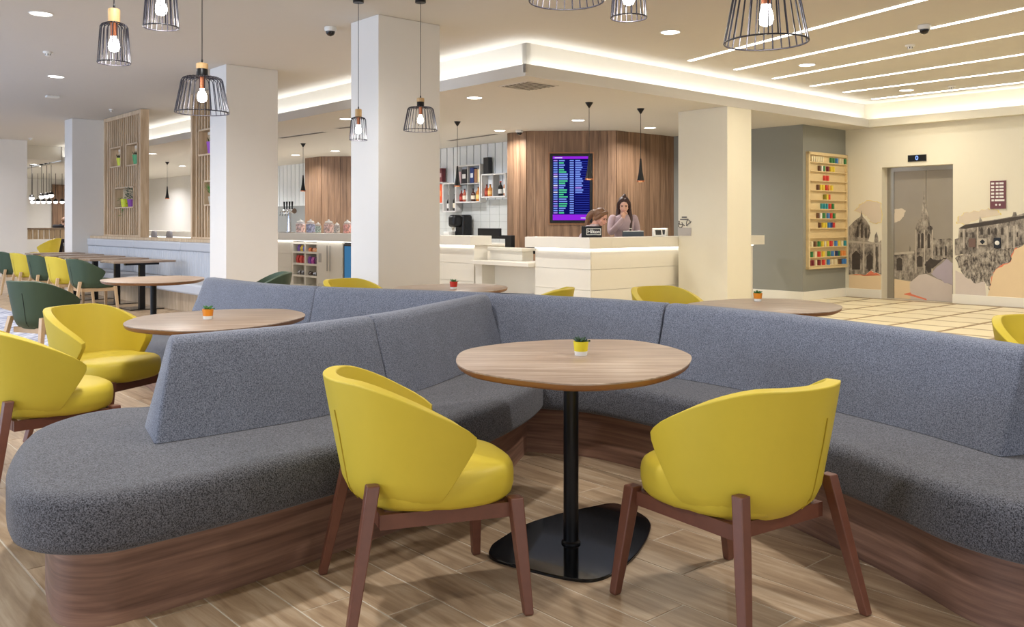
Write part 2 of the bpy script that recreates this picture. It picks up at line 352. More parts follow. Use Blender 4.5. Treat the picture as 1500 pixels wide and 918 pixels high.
area2 = sum(outline[i-1].x * outline[i].y - outline[i].x * outline[i-1].y for i in range(len(outline)))
if area2 < 0: outline.reverse()
sofa = thing('banquette', 'large branching grey felt banquette with walnut plinth filling the middle of the lounge', 'sofa')
m = MB(); rows = []
for z, d in ((BZ, .03), (BZ + .012, .008), (BZ + .035, 0), (SZ - .048, .0), (SZ - .024, .009), (SZ - .009, .024), (SZ - .001, .048), (SZ, .085)):
    rows.append([(p.x, p.y, z) for p in (inset(outline, d) if d else outline)])
m.rings(rows); m.build('seat_cushion', M_SEAT, sofa, smooth=True, angle=60)
pl_out = inset(outline, .12); m = MB(); m.prism(pl_out, .0, BZ + .01); m.build('plinth', M_WALNUT, sofa, smooth=True, angle=30)
PROF = [(.0, SZ + .002), (.035, SZ + .13), (.075, SZ + .26), (.098, TZ - .035), (.110, TZ - .012), (.130, TZ), (.185, TZ), (.205, TZ - .012), (.222, TZ - .035), (.262, SZ + .2), (.34, SZ + .002)]
def backrest(curve, label=None, lean0=0.0, lean1=0.0, skew0=0.0, side=1, gap=.004, prof=PROF):
    """sweep the wedge profile along the line where the back meets the seat"""
    pts = catmull([(x, y, 0) for x, y in curve], 10); n = len(pts); rows = []
    L = [0]
    for i in range(1, n): L.append(L[-1] + (pts[i] - pts[i-1]).length)
    def at(s):
        s = max(0, min(L[-1], s))
        for i in range(1, n):
            if L[i] >= s - 1e-9: return pts[i-1].lerp(pts[i], (s - L[i-1]) / max(1e-9, L[i] - L[i-1]))
        return pts[-1]
    def tang(s): return (at(s + .03) - at(s - .03)).normalized()
    N = max(8, int(L[-1] / .08)); ss = [gap + (L[-1] - 2 * gap) * i / N for i in range(N + 1)]
    ring = []
    seq = [(ss[0], .018), (ss[0] + .004, .006), (ss[0] + .015, 0)] + [(s, 0) for s in ss[1:-1]] + [(ss[-1] - .015, 0), (ss[-1] - .004, .006), (ss[-1], .018)]
    zc = (SZ + TZ) / 2
    for s, shr in seq:
        row = []
        for off, z in prof:
            k = (z - SZ) / (TZ - SZ); f = s / L[-1]
            sh = (lean0 * k + skew0 * off / .34) * max(0, 1 - s / .5) - lean1 * k * max(0, 1 - (L[-1] - s) / .5)
            p = at(s + sh); t = tang(s + sh); nr = Vector((-t.y, t.x, 0)) * side
            oc = .17; o2 = oc + (off - oc) * (1 - shr / .17); z2 = zc + (z - zc) * (1 - shr / .19) if z > SZ + .01 else z
            q = p + nr * o2; row.append((q.x, q.y, z2))
        rows.append(row)
    m = MB(); m.rings(rows)
    o = m.build('backrest', M_BACK, sofa, smooth=True, angle=45)
    if label: o['label'] = label
    return o
A1 = [(-1.345,3.325),(-1.07,3.56),(-.81,3.825),(-.57,4.20)]
A2 = [(-.57,4.20),(-.42,4.50),(-.263,4.93),(-.12,5.33),(-.04,5.56)]
B1 = [(-.20,5.58),(-.06,5.50),(.41,5.17),(.60,5.02),(.775,4.86)]
B2 = [(.775,4.86),(.99,4.63),(1.20,4.33),(1.45,3.87),(1.62,3.50),(1.74,3.14)]
C1 = [(.10,5.47),(-.12,5.55),(-.72,5.83),(-1.08,5.98),(-1.44,6.15)]
C2 = [(-1.44,6.15),(-1.85,6.42),(-2.25,6.83),(-2.72,7.38)]
backrest(A1, lean0=.08, skew0=.06); backrest(A2); backrest(B1); backrest(B2)
backrest(C1[::-1], side=1); backrest(C2[::-1], lean0=.12, side=1)

# ------------------------------------------------------------------ tub chairs
def sup(a, rx, ry, n):
    c, s = math.cos(a), math.sin(a); return (rx * math.copysign(abs(c) ** (2 / n), c), ry * math.copysign(abs(s) ** (2 / n), s))
def make_shell():
    """upholstered tub shell: open at the front, the arms sweeping down and forward to rounded tips"""
    nS, nT = 29, 11
    def pt(s, t, inner):
        a = abs(s)
        ztop = .776 - .158 * max(0, (a - .30) / .70) ** 1.7
        zbot = .345 + .012 * a ** 2
        z = zbot + (ztop - zbot) * t
        th = math.radians(84 + 30 * min(1, max(0, z - .35) / .25))
        if t > .70: th -= math.radians(11) * ((t - .70) / .30) ** 2.4
        ang = -PI / 2 + s * th
        k = max(0, (z - .33) / .44)
        rx, ry = .258 + .062 * k ** .85, .254 + .088 * k ** .9
        tuck = max(0, 1 - (z - .34) / .085); rx -= .06 * tuck ** 2; ry -= .06 * tuck ** 2
        th_in = .046 if inner else 0
        x, y = sup(ang, rx - th_in, ry - th_in, 2.12)
        return (x, y + .005, z + (.004 if inner else 0))
    m = MB()
    out = [[pt(-1 + 2 * i / (nS - 1), j / (nT - 1), False) for i in range(nS)] for j in range(nT)]
    inn = [[pt(-1 + 2 * i / (nS - 1), j / (nT - 1), True) for i in range(nS)] for j in range(nT)]
    vs = [p for r in out for p in r] + [p for r in inn for p in r]; o = nS * nT; fs = []
    I = lambda j, i: j * nS + i
    for j in range(nT - 1):
        for i in range(nS - 1):
            fs.append((I(j, i), I(j, i+1), I(j+1, i+1), I(j+1, i))); fs.append((o + I(j, i), o + I(j+1, i), o + I(j+1, i+1), o + I(j, i+1)))
    for i in range(nS - 1):
        fs.append((I(nT-1, i), I(nT-1, i+1), o + I(nT-1, i+1), o + I(nT-1, i))); fs.append((I(0, i), o + I(0, i), o + I(0, i+1), I(0, i+1)))
    for j in range(nT - 1):
        for i in (0, nS - 1): fs.append((I(j, i), I(j+1, i), o + I(j+1, i), o + I(j, i)))
    return m.add(vs, fs), pt
def make_chair(name, label, leather, legm):
    t = thing(name, label, 'chair')
    sh, pt = make_shell(); so = sh.build('shell', leather, t, smooth=True, bevel=.020, seg=4); so.modifiers['bevel'].angle_limit = math.radians(50)
    sm = MB()                                        # upright zip seam at the rear
    sm.tube([(lambda p: (p[0] * 1.003, p[1] * 1.003, p[2]))(pt(.13 - .02 * q / 8, .06 + .70 * q / 8, False)) for q in range(9)], .0022, 5)
    sm.build('seam', M_YSEAM if leather is M_YEL else M_BLACK, so)
    rows = []
    for z, k in ((.352, .86), (.358, .93), (.372, .975), (.40, .998), (.435, 1.0), (.455, .99), (.468, .965), (.477, .92), (.483, .80), (.488, .5), (.490, .2)):
        rows.append([(lambda p: (p[0], p[1] + .035, z + .006 * (p[1] < 0)))(sup(2 * PI * i / 40, .262 * k + (k - 1) * .02, .272 * k + (k - 1) * .02, 2.7)) for i in range(40)])
    MB().rings(rows).build('seat', leather, t, smooth=True, angle=70)
    def leg(top, foot, w0, w1):
        m = MB(); T, F = Vector(top), Vector(foot)
        r = lambda p, w_: [(p.x - w_, p.y - w_, p.z), (p.x + w_, p.y - w_, p.z), (p.x + w_, p.y + w_, p.z), (p.x - w_, p.y + w_, p.z)]
        m.rings([r(F, w1), r(F + Vector((0, 0, .008)), w1 + .002), r(F.lerp(T, .55), (w0 + w1) / 2 + .002), r(T, w0)]); return m
    for sx in (-1, 1):
        leg((sx * .222, .262, .372), (sx * .283, .285, 0), .023, .0135).build('leg', legm, t, bevel=.004)
        leg((sx * .212, -.214, .455), (sx * .288, -.300, 0), .021, .0135).build('leg', legm, t, bevel=.004)
    for a, b in (((-.22, .24), (.22, .24)), ((-.19, -.18), (.19, -.18)), ((-.202, -.19), (-.214, .25)), ((.202, -.19), (.214, .25))):
        d = Vector((b[0] - a[0], b[1] - a[1], 0)); n = Vector((-d.y, d.x, 0)).normalized() * .011
        A, B = Vector((*a, 0)), Vector((*b, 0)); m = MB(); m.prism([A + n, B + n, B - n, A - n], .308, .356); m.build('rail', legm, t)
    return t
def face(deg): return math.radians(deg - 90)
G_Y, G_G = 'yellow tub chairs', 'green tub chairs'
CH = make_chair('tub_chair', 'yellow tub chair with its back to us at the left of the front table', M_YEL, M_LEG); CH['group'] = G_Y
CH.location = (-.312, 3.068, 0); CH.rotation_euler = (0, 0, face(20))
for x, y, a, lab in [(.752, 2.985, 124, 'yellow tub chair with its back to us at the right of the front table'),
                     (-2.34, 4.42, 44, 'yellow tub chair seen from behind beyond the rounded end of the grey banquette'),
                     (-2.47, 5.36, -20, 'yellow tub chair showing its open front beside the table with the orange pot'),
                     (-1.36, 7.95, -38, 'yellow tub chair peeping over the banquette in front of the snack shelves'),
                     (.16, 7.02, 163, 'yellow tub chair behind the banquette below the low part of the desk'),
                     (1.26, 6.90, -62, 'yellow tub chair behind the banquette in front of the reception desk'),
                     (2.88, 4.62, -82, 'yellow tub chair at the right edge behind the banquette, on the way to the lift')]:
    dup(CH, (x, y, 0), face(a), lab)
CG = make_chair('tub_chair', 'dark green tub chair by itself behind the yellow chairs, beside a pebble-shaped table', M_GREEN, M_LEGOAK); CG['group'] = G_G
CG.location = (-4.22, 8.05, 0); CG.rotation_euler = (0, 0, face(64))
dup(CG, (-2.62, 9.15, 0), face(200), 'dark green tub chair half hidden behind the top of the banquette by the second column')
YO = make_chair('tub_chair', 'yellow tub chair second in the row along the pale bench', M_YEL, M_LEGOAK); YO['group'] = G_Y
ROWL = ['dark green tub chair first and nearest in the row along the pale bench', None, 'dark green tub chair third in the row along the pale bench',
        'yellow tub chair fourth in the row along the pale bench', 'dark green tub chair fifth and last in the row along the pale bench']
for k in range(5):
    p = W(3.93, 13.75 + 1.15 * k)
    if k == 1: YO.location = p; YO.rotation_euler = (0, 0, TH - PI / 2)
    else: dup(YO if k == 3 else CG, p, TH - PI / 2, ROWL[k])
far_ch = dup(YO, W(5.95, 24.75, 0), face(200), 'yellow tub chair in the far room in front of the slatted high table')
far_ch.scale = (1.15, 1.15, 1.18)

# ------------------------------------------------------------------ tables
def from_px(pts, z, c): return [(floor_at(x, y, z) - Vector((c[0], c[1], z))).to_2d() for x, y in pts]
TC = (.235, 3.52)
TOP = from_px([(668,527),(682,512),(735,503),(800,498),(860,496.5),(925,498),(975,506),(1006,516),(1013,525),(1000,539),(962,552),(905,560),(840,562),(780,557),(720,549),(682,540)], .732, TC)
PLATE = from_px([(712,800),(728,787),(765,766),(815,750),(870,738),(903,733),(930,742),(955,757),(958,775),(940,808),(905,838),(870,851),(825,847),(770,834),(715,817)], .012, TC)
def loop(pts, n=5): return [(p.x, p.y) for p in catmull([(p.x, p.y, 0) for p in pts], n, True)]
TOPL, PLATEL = loop(TOP), loop(PLATE)
def scaled(pts, k): return [(x * k, y * k) for x, y in pts]
def make_pebble_table(label):
    t = thing('pebble_table', label, 'table')
    z = .732
    MB().rings([[(x, y, zz) for x, y in scaled(TOPL, k)] for zz, k in ((z - .006, 1.0), (z - .001, 1.0), (z, .996))]).build('tabletop', M_TABLE, t, smooth=True, angle=40)
    MB().rings([[(x, y, zz) for x, y in scaled(TOPL, k)] for zz, k in ((z - .030, .955), (z - .022, .985), (z - .006, .999))]).build('edge', M_EDGE, t, smooth=True, angle=40)
    MB().box((-.16, -.16, z - .036), (.16, .16, z - .030)).build('top_plate', M_BLACK, t)
    MB().lathe([(.030, .012), (.030, z - .036)], 24).build('post', M_BLACK, t, smooth=True)
    MB().lathe([(.038, .010), (.038, .018), (.031, .024)], 24).build('collar', M_BLACK, t, smooth=True)
    MB().rings([[(x, y, zz) for x, y in scaled(PLATEL, k)] for zz, k in ((0, .95), (.008, .95), (.011, .94))]).build('base_plate', M_BASE, t, smooth=True, angle=30)
    return t
T1 = make_pebble_table('pebble-shaped wooden table on a black post in the front bay, with a yellow pot'); T1['group'] = 'pebble tables'
T1.location = (TC[0], TC[1], 0)
for x, y, r, lab in [(-1.72, 5.02, 8, 'pebble-shaped wooden table with an orange pot between two yellow chairs and the banquette'),
                     (-3.52, 8.68, 30, 'pebble-shaped wooden table between the lone green chair and the banquette end'),
                     (-.55, 7.45, 0, 'pale wooden table with a red pot, just showing over the banquette'),
                     (1.78, 6.05, 150, 'wooden table with an orange pot behind the banquette at the right')]:
    dup(T1, (x, y, 0), math.radians(r), lab)
def make_bench_table(label):
    t = thing('bench_table', label, 'table')
    MB().box((-.50, -.31, .702), (.40, .31, .732)).build('tabletop', M_TABLE, t, bevel=.003)
    MB().box((-.25, -.03, .66), (.25, .03, .702)).build('bracket', M_BLACK, t)
    MB().box((-.04, -.04, .01), (.04, .04, .67)).build('post', M_BLACK, t)
    MB().box((-.25, -.25, 0), (.25, .25, .012)).build('base_plate', M_BASE, t, bevel=.003); return t
ORD = ['nearest', 'second', 'third', 'fourth', 'farthest']
for k in range(5):
    lab = f'{ORD[k]} rectangular wooden table in the row in front of the pale bench'
    if k == 0: BT = make_bench_table(lab); BT['group'] = 'bench tables'; BT.location = W(4.655, 13.78); BT.rotation_euler = (0, 0, TH)
    else: dup(BT, W(4.655, 13.78 + 1.15 * k), TH, lab)
# ------------------------------------------------------------------ succulents in pots
def make_pot(label, col, cname, leaf, seed, r=.032, h=.058):
    t = thing('potted_succulent', label, 'plant'); rr = random.Random(seed)
    pm_ = mat(cname, col, .45, var=.03)
    MB().lathe([(r * .86, .018), (r, h), (r * .93, h), (r * .9, h - .006)], 24).build('pot', pm_, t, smooth=True)
    MB().lathe([(r * .80, 0), (r * .86, .018)], 24).build('white_band', M_PLASTIC, t, smooth=True)
    MB().lathe([(r * .90, h - .008), (r * .5, h - .005)], 16).build('soil', mat('dark_soil', C(44, 36, 30), .9), t)
    for i in range(13):
        a = i * 2.4 + rr.uniform(-.2, .2); e = .25 + .09 * (i % 5) ; l = (.040 - .0012 * i) * (r / .032); w_ = .0075 * (r / .032)
        d = Vector((math.cos(a) * math.cos(e + .05 * i), math.sin(a) * math.cos(e + .05 * i), math.sin(e + .05 * i)))
        s = Vector((-math.sin(a), math.cos(a), 0)); b = Vector((0, 0, h - .006)); up = d.cross(s) * -.004
        m = MB(); p = [b - s * w_ * .5, b + d * l * .5 - s * w_, b + d * l, b + d * l * .5 + s * w_, b + s * w_ * .5]
        vs = [q + up for q in p] + [q - up * .6 for q in p]
        m.add(vs, [(0, 1, 2, 3, 4), (9, 8, 7, 6, 5)] + [(q, (q+1) % 5, 5 + (q+1) % 5, 5 + q) for q in range(5)]); m.build('leaf', leaf, t)
    return t
TZP = .7325
make_pot('small yellow and white pot with a dark spiky succulent on the front table', C(226, 206, 40), 'yellow_glaze', M_LEAFD, 1).location = floor_at(851, 520, TZP)
p_or = make_pot('small orange and white pot with a green succulent on the table by the yellow chairs', C(226, 138, 28), 'orange_glaze', M_LEAF, 2); p_or.location = floor_at(304.5, 467, TZP)
make_pot('small red and white pot with a succulent on the table behind the banquette', C(200, 52, 34), 'red_glaze', M_LEAF, 3, .034, .062).location = floor_at(664.5, 423, TZP)
dup(p_or, floor_at(1110, 441, TZP), 1.0, 'small orange and white potted succulent on the table at the back right')

# ------------------------------------------------------------------ wire cage pendants
def make_pendant(kind, label, cord):
    t = thing('wire_pendant', label, 'lamp', group='wire cage pendants')
    if kind == 'wide': rb, rs, rn, hc, n = .1575, .116, .036, .205, 28
    else: rb, rs, rn, hc, n = .0815, .064, .033, .2, 20
    cage = MB().ring(rb, 0, .0034).build('wire_cage', M_WIRE, t, smooth=True, angle=80)
    MB().ring(rn, hc + .012, .003).build('neck_ring', M_WIRE, cage, smooth=True, angle=80)
    wm = MB().tube([(rn, 0, hc + .012), (rs - .02, 0, hc + .008), (rs - .004, 0, hc + .001), (rs + .004, 0, hc - .012), (rb, 0, 0)], .0028, 5).mesh('wire', M_WIRE)
    for i in range(n): instance('wire', wm, cage, rotz=2 * PI * i / n)
    z0 = hc + .012
    if kind == 'wide':
        MB().lathe([(.034, z0), (.034, z0 + .045), (.030, z0 + .05)], 20).build('holder', M_BLACK, t, smooth=True)
        MB().lathe([(.035, z0 + .048), (.035, z0 + .078), (.03, z0 + .083)], 20).build('wooden_cap', M_PINE, t, smooth=True); zc = z0 + .083
    else:
        MB().lathe([(.031, z0), (.031, z0 + .068), (.026, z0 + .074)], 20).build('wooden_cap', M_PINE, t, smooth=True); zc = z0 + .074
    MB().lathe([(.006, zc), (.006, zc + .02), (.0028, zc + .024), (.0028, cord - .03)], 10).build('cord', M_BLACK, t, smooth=True)
    MB().lathe([(.05, cord - .03), (.05, cord), ], 24).build('ceiling_rose', M_BLACK, t, smooth=True)
    MB().lathe([(.017, z0 - .075), (.019, z0)], 16).build('socket', M_COPPER, t, smooth=True)
    MB().lathe([(.008, z0 - .155), (.022, z0 - .148), (.029, z0 - .128), (.026, z0 - .108), (.018, z0 - .085), (.017, z0 - .072)], 20).build('bulb', M_BULB, t, smooth=True)
    return t
PEND = [('tall', 167, 92, 4.69, 'tall narrow wire pendant with pale wooden cap hanging at the upper left'),
        ('tall', 236, 40, 4.30, 'narrow wire pendant cut off by the top of the picture at the left'),
        ('wide', 296, 165, 5.37, 'wide wire pendant with a bright bulb hanging in front of the second column'),
        ('tall', 525, 205, 8.2, 'small narrow wire pendant hanging on a long cord before the nearest column'),
        ('wide', 616, 191, 8.2, 'small wide wire pendant hanging on a long cord before the nearest column'),
        ('wide', 830, 1, 3.72, 'wide wire pendant of which only the bottom rim shows at the top centre'),
        ('tall', 921, 26, 4.06, 'narrow wire pendant cut off by the top of the picture near the middle'),
        ('wide', 1122, 62, 3.40, 'largest wide wire pendant, at the top right in front of the light strips')]
def bulb_light(loc, power, col=(1, .95, .88), r=.035):
    d = bpy.data.lights.new('bulb_light', 'POINT'); d.energy = power; d.color = col; d.shadow_soft_size = r
    o = bpy.data.objects.new('bulb_light', d); COL.objects.link(o); o.location = loc
for k, px, py, d, lab in PEND:
    p = at_depth(px, py, d); t = make_pendant(k, lab, CEIL - p.z); t.location = p
    bulb_light(p + Vector((0, 0, .02)), 6)
# ------------------------------------------------------------------ downlights and ceiling fittings
def make_down(label):
    t = thing('downlight', label, 'light', group='round recessed downlights')
    MB().lathe([(.098, -.004), (.108, -.008), (.112, 0), (.098, .002)], 28, cap0=False, cap1=False).build('trim_ring', M_PLASTIC, t, smooth=True)
    MB().lathe([(.098, -.002), (.098, .004)], 28).build('lens', M_DOWN, t); return t
DW = {'main': [((60, 20), 'top left corner'), ((82, 112), 'left side beyond the smoke detector'), ((13, 206), 'left edge above the white wall'), ((982, 47), 'above the coffered edge near the middle'),
               ((1182, 95), 'between the second and third strip lights'), ((1328, 132), 'between the last two strip lights')],
      'soff': [((695, 143), 'over the bar beside the square vent'), ((732, 191), 'over the bar just left of the walnut cladding'), ((847, 176), 'over the desk above the arrivals screen'), ((952, 187), 'over the desk at the right'),
               ((507, 174), 'over the bar behind the small narrow pendant'), ((491, 221), 'over the far walnut block'), ((433, 227), 'over the beer taps'), ((223, 225), 'seen beside the first timber screen'), ((267, 243), 'seen between the timber screens'), ((253, 260), 'farthest, seen between the timber screens')]}
def lamp(loc, power, col):
    d = bpy.data.lights.new('downlight_or_fill_lamp', 'AREA'); d.shape = 'DISK'; d.size = .19; d.energy = power; d.color = col; d.spread = math.radians(150)
    o = bpy.data.objects.new('downlight_or_fill_lamp', d); COL.objects.link(o); o.location = loc
first = None
for key, z in (('main', CEIL), ('soff', SOFF)):
    for (px, py), lab in DW[key]:
        p = floor_at(px, py, z - .001); lab = 'round recessed downlight, ' + lab
        if first is None: first = make_down(lab); first.location = p
        else: dup(first, p, 0, lab)
        warm = (1, .89, .70) if p.x > 1.0 else (1, .96, .91)
        warm = (1, .98, .95) if key == 'soff' else warm
        lamp(p - Vector((0, 0, .02)), LAMP_POWER * (.7 if p.x > 3 else 1.0), warm)
# the same fittings go on over the seats around the camera, out of the frame
for U, V in ((1.5, 4), (4, 1.5), (1, 7.5), (7.5, 3.5), (10.5, 4.0), (13, 1.5), (10, 0), (3.2, 9.5), (1, 12), (1.5, 16), (-1, 2), (3, -1.5)):
    p = W(U, V, CEIL - .001); lamp(p - Vector((0, 0, .02)), LAMP_POWER * (.8 if U > 6 else 1.25), (1, .88, .68) if U > 6 else (1, .98, .96))
for U, V, z, k in ((1, 14.5, CEIL, 1.3), (3, 19, CEIL, 1.3), (.5, 21, CEIL, 1.3), (3.5, 23, CEIL, 1.0), (10.3, 14, SOFF, 1), (10.4, 16.5, SOFF, 1.2), (10, 21, SOFF, 1.4), (10.4, 24.5, SOFF, 1.4), (9.8, 28, SOFF, 1.6), (10.4, 31, SOFF, 1.8), (7.8, 20, SOFF, 1), (5, 29, 3.0, 1.6), (7, 33, 3.0, 1.8), (9.2, 34, 2.92, 1.4)):  # fill lamps without fittings, added to brighten far left, bar and far room
    lamp(W(U, V, z - .02), LAMP_POWER * k, (.98, .97, 1.0))

# ------------------------------------------------------------------ long pale bench against the half wall
BN = thing('long_bench', 'long pale grey upholstered bench with fluted back against the half wall', 'bench', W(5.35, 11.6), TH)   # local x = towards the wall, y = along it
MB().box((-.40, .02, 0), (-.02, 6.95, .30)).build('plinth', M_OAK, BN)
Y = 0.0
for k in range(4):
    y0, y1 = Y, min(Y + 2.14, 6.97); Y = y1
    if y1 - y0 < .2: continue
    MB().box((-.60, y0 + .004, .30), (-.12, y1 - .004, .45)).build('seat_cushion', M_BENCH, BN, smooth=True, bevel=.03, seg=3)
    MB().box((-.13, y0 + .004, .86), (-.005, y1 - .004, 1.0)).build('top_roll', M_BENCH, BN, smooth=True, bevel=.025, seg=3)
    m = MB(); rows = []; n = int((y1 - y0) / .095); st = (y1 - y0 - .008) / n
    prof = []
    for i in range(n):
        for q in range(5): prof.append((y0 + .004 + st * (i + q / 5), -.085 - .034 * math.sin(PI * q / 5)))
    prof.append((y1 - .004, -.095))
    m.rings([[(x, y, z) for y, x in prof] + [(-.02, y1 - .004, z), (-.02, y0 + .004, z)] for z in (.45, .86)])
    m.build('fluted_back', M_BENCH, BN, smooth=True, angle=50)

# ------------------------------------------------------------------ timber screens with plants
def screen(label, V0, V1, niches, z1=CEIL - .01):
    """slatted timber divider on the half wall; niches are (v0, v1, z0, z1) openings with boards round them"""
    t = thing('slatted_screen', label, 'divider', W(5.5, V0, 1.045), TH); Lx = V1 - V0; zz = z1 - 1.045; D = .15
    for a in (0, Lx - .06): MB().box((0, a, 0), (D, a + .06, zz)).build('stile', M_OAK, t)
    MB().box((.005, .06, zz - .07), (D - .005, Lx - .06, zz)).build('rail', M_OAK, t); MB().box((.005, .06, 0), (D - .005, Lx - .06, .03)).build('rail', M_OAK, t)
    n = max(2, round((Lx - .12) / .115))
    for i in range(1, n):
        y = .06 + (Lx - .12) * i / n; cuts = sorted([(c_[2] - 1.045, c_[3] - 1.045) for c_ in niches if c_[0] - V0 - .01 < y < c_[1] - V0 + .01]); z = .03
        for a, b in cuts + [(zz - .07, 9)]:
            if a - z > .05: MB().box((.02, y - .017, z), (D - .012, y + .017, a)).build('slat', M_OAK, t)
            z = b
    for v0, v1, a, b in niches:
        y0, y1, a, b = v0 - V0, v1 - V0, a - 1.045, b - 1.045
        for p, q in (((0, y0, a - .025), (D, y1, a)), ((0, y0, b), (D, y1, b + .025)), ((0, y0 - .012, a), (D, y0 + .012, b)), ((0, y1 - .012, a), (D, y1 + .012, b))):
            MB().box(p, q).build('niche_board', M_OAK, t)
    return t
N1, N2, N3 = (17.44, 18.05, 2.39, 2.73), (16.52, 17.12, 2.375, 2.745), (16.74, 17.78, 1.60, 1.95)
screen('tall slatted timber screen with three plant niches beside the third column', 16.35, 18.45, [N1, N2, N3])
N4, N5 = (12.9, 13.72, 2.37, 2.735), (12.7, 13.50, 1.585, 1.93)
screen('tall slatted timber screen partly hidden behind the second column', 11.65, 14.02, [N4, N5])
def bushy(name, label, U, V, z, col, cname, leaf, r, h, kind, seed):
    t = thing(name, label, 'plant', W(U, V, z), 0); rr = random.Random(seed)
    MB().lathe([(r * .75, 0), (r, h), (r * .92, h), (r * .88, h - .012), (0.001, h - .015)], 20, cap1=False).build('pot', mat(cname, col, .45, var=.05), t, smooth=True)
    m = MB()
    nL = {'grass': 70, 'bush': 110, 'trail': 90, 'palm': 22}[kind]
    for i in range(nL):
        a = rr.uniform(0, 2 * PI); q = rr.random()
        if kind == 'grass': b = Vector((math.cos(a), math.sin(a), 0)) * r * .8 * q; d = Vector((math.cos(a) * .35, math.sin(a) * .35, 1)) * rr.uniform(.06, .10); b.z = h - .01; wd = .008
        elif kind == 'bush': b = Vector((math.cos(a) * r * 1.3 * q, math.sin(a) * r * 1.3 * q, h + rr.uniform(0, .22))); d = Vector((math.cos(a), math.sin(a), rr.uniform(-.2, .8))) * .055; wd = .018
        elif kind == 'palm': b = Vector((0, 0, h)); d = Vector((math.cos(a) * .8, math.sin(a) * .8, rr.uniform(.4, 1.4))) * .16; wd = .016
        else: b = Vector((-.03 + math.cos(a) * r * 1.2 * q, math.sin(a) * r * 1.2 * q + .03, h + .03 - rr.random() ** 1.5 * .36)); d = Vector((math.cos(a) - .4, math.sin(a), rr.uniform(-1, .6))) * .045; wd = .014
        s = d.cross(Vector((0, 0, 1)) if abs(d.normalized().z) < .9 else Vector((1, 0, 0))).normalized() * wd; k = d * .5 + Vector((0, 0, .3 * wd))
        m.add([b, b + k - s, b + d, b + k + s], [(0, 1, 2, 3)])
    stuff(m.build('foliage', leaf, t)); return t
M_GRASS = mat('bright_leaf', C(64, 128, 46), .5, var=.35, scale=30); M_BLUEL = mat('blue_green_leaf', C(70, 100, 84), .5, var=.35, scale=30)
G = 'plants in the timber screens'
for a in [('potted_plant', 'dark grass in a lime pot in the upper left niche of the timber screen', 5.57, 17.62, 2.39, C(196, 204, 40), 'lime_pot', M_LEAFD, .085, .15, 'grass', 1),
          ('potted_plant', 'dark grass in a green pot in the upper right niche of the timber screen', 5.57, 16.70, 2.375, C(70, 150, 90), 'green_pot', M_LEAFD, .095, .17, 'grass', 2),
          ('potted_plant', 'trailing fern in a lime pot in the lower niche of the timber screen', 5.56, 17.35, 1.60, C(176, 200, 40), 'lime_pot', M_GRASS, .085, .15, 'trail', 3),
          ('potted_plant', 'bushy blue-green plant in a purple pot in the lower niche of the timber screen', 5.57, 17.0, 1.60, C(120, 50, 140), 'purple_pot', M_BLUEL, .09, .14, 'bush', 4),
          ('potted_plant', 'dark grass in a purple pot in the screen beside the second column', 5.57, 13.33, 2.37, C(140, 60, 170), 'violet_pot', M_LEAFD, .09, .18, 'grass', 5),
          ('potted_plant', 'green palm-like plant in the lower niche beside the second column', 5.57, 13.30, 1.585, C(170, 160, 140), 'clay_pot', M_GRASS, .08, .12, 'palm', 6)]: bushy(*a)['group'] = G

# ------------------------------------------------------------------ bar and reception counter (local x = U, y = V)
UNIT_O = {}
def unit(name, label, cat, parts):
    """a thing built of boxes given in room axes: (part name, (U0,U1,V0,V1,z0,z1), material, bevel)"""
    b0 = parts[0][1]; o = W((b0[0] + b0[1]) / 2, (b0[2] + b0[3]) / 2, 0); ou, ov = (b0[0] + b0[1]) / 2, (b0[2] + b0[3]) / 2
    t = thing(name, label, cat, o, TH); UNIT_O[t.name] = (ou, ov)
    for nm, b, m, bv in parts: MB().box((b[0] - ou, b[2] - ov, b[4]), (b[1] - ou, b[3] - ov, b[5])).build(nm, m, t, bevel=bv)
    return t
def sub(t, name, b, m, bevel=0, parent=None):
    ou, ov = UNIT_O[t.name]; return MB().box((b[0] - ou, b[2] - ov, b[4]), (b[1] - ou, b[3] - ov, b[5])).build(name, m, parent or t, bevel=bevel)
LZ0, LZ1 = .945, 1.095
M_CLED = emit('counter_led', (1, .97, .92, 1), 5.0)
# reception desk: two faces meeting at a corner
rd = unit('reception_desk', 'white L-shaped reception desk with glowing strip under its raised ledge', 'counter', [
    ('body', (8.74, 9.0, 8.30, 9.40, 0, LZ0), M_COUNTER, 0), ('body', (9.0, 12.6, 8.30, 8.56, 0, LZ0), M_COUNTER, 0),
    ('ledge', (8.62, 9.06, 8.205, 9.50, LZ0, LZ1), M_COUNTER, .004), ('ledge', (9.06, 12.8, 8.205, 8.62, LZ0, LZ1), M_COUNTER, .004),
    ('worktop', (9.06, 12.4, 8.565, 8.74, .70, .74), M_COUNTER, 0)])
for z0, z1 in ((.10, .37), (.375, .655), (.66, .90)):
    sub(rd, 'front_panel', (8.725, 8.74, 8.29, 9.39, z0, z1), M_COUNTER, .002); sub(rd, 'front_panel', (8.74, 12.58, 8.285, 8.30, z0, z1), M_COUNTER, .002)
sub(rd, 'light_strip', (8.69, 8.73, 8.28, 9.36, LZ0 - .012, LZ0 - .002), M_CLED); sub(rd, 'light_strip', (8.73, 12.55, 8.25, 8.285, LZ0 - .012, LZ0 - .002), M_CLED)
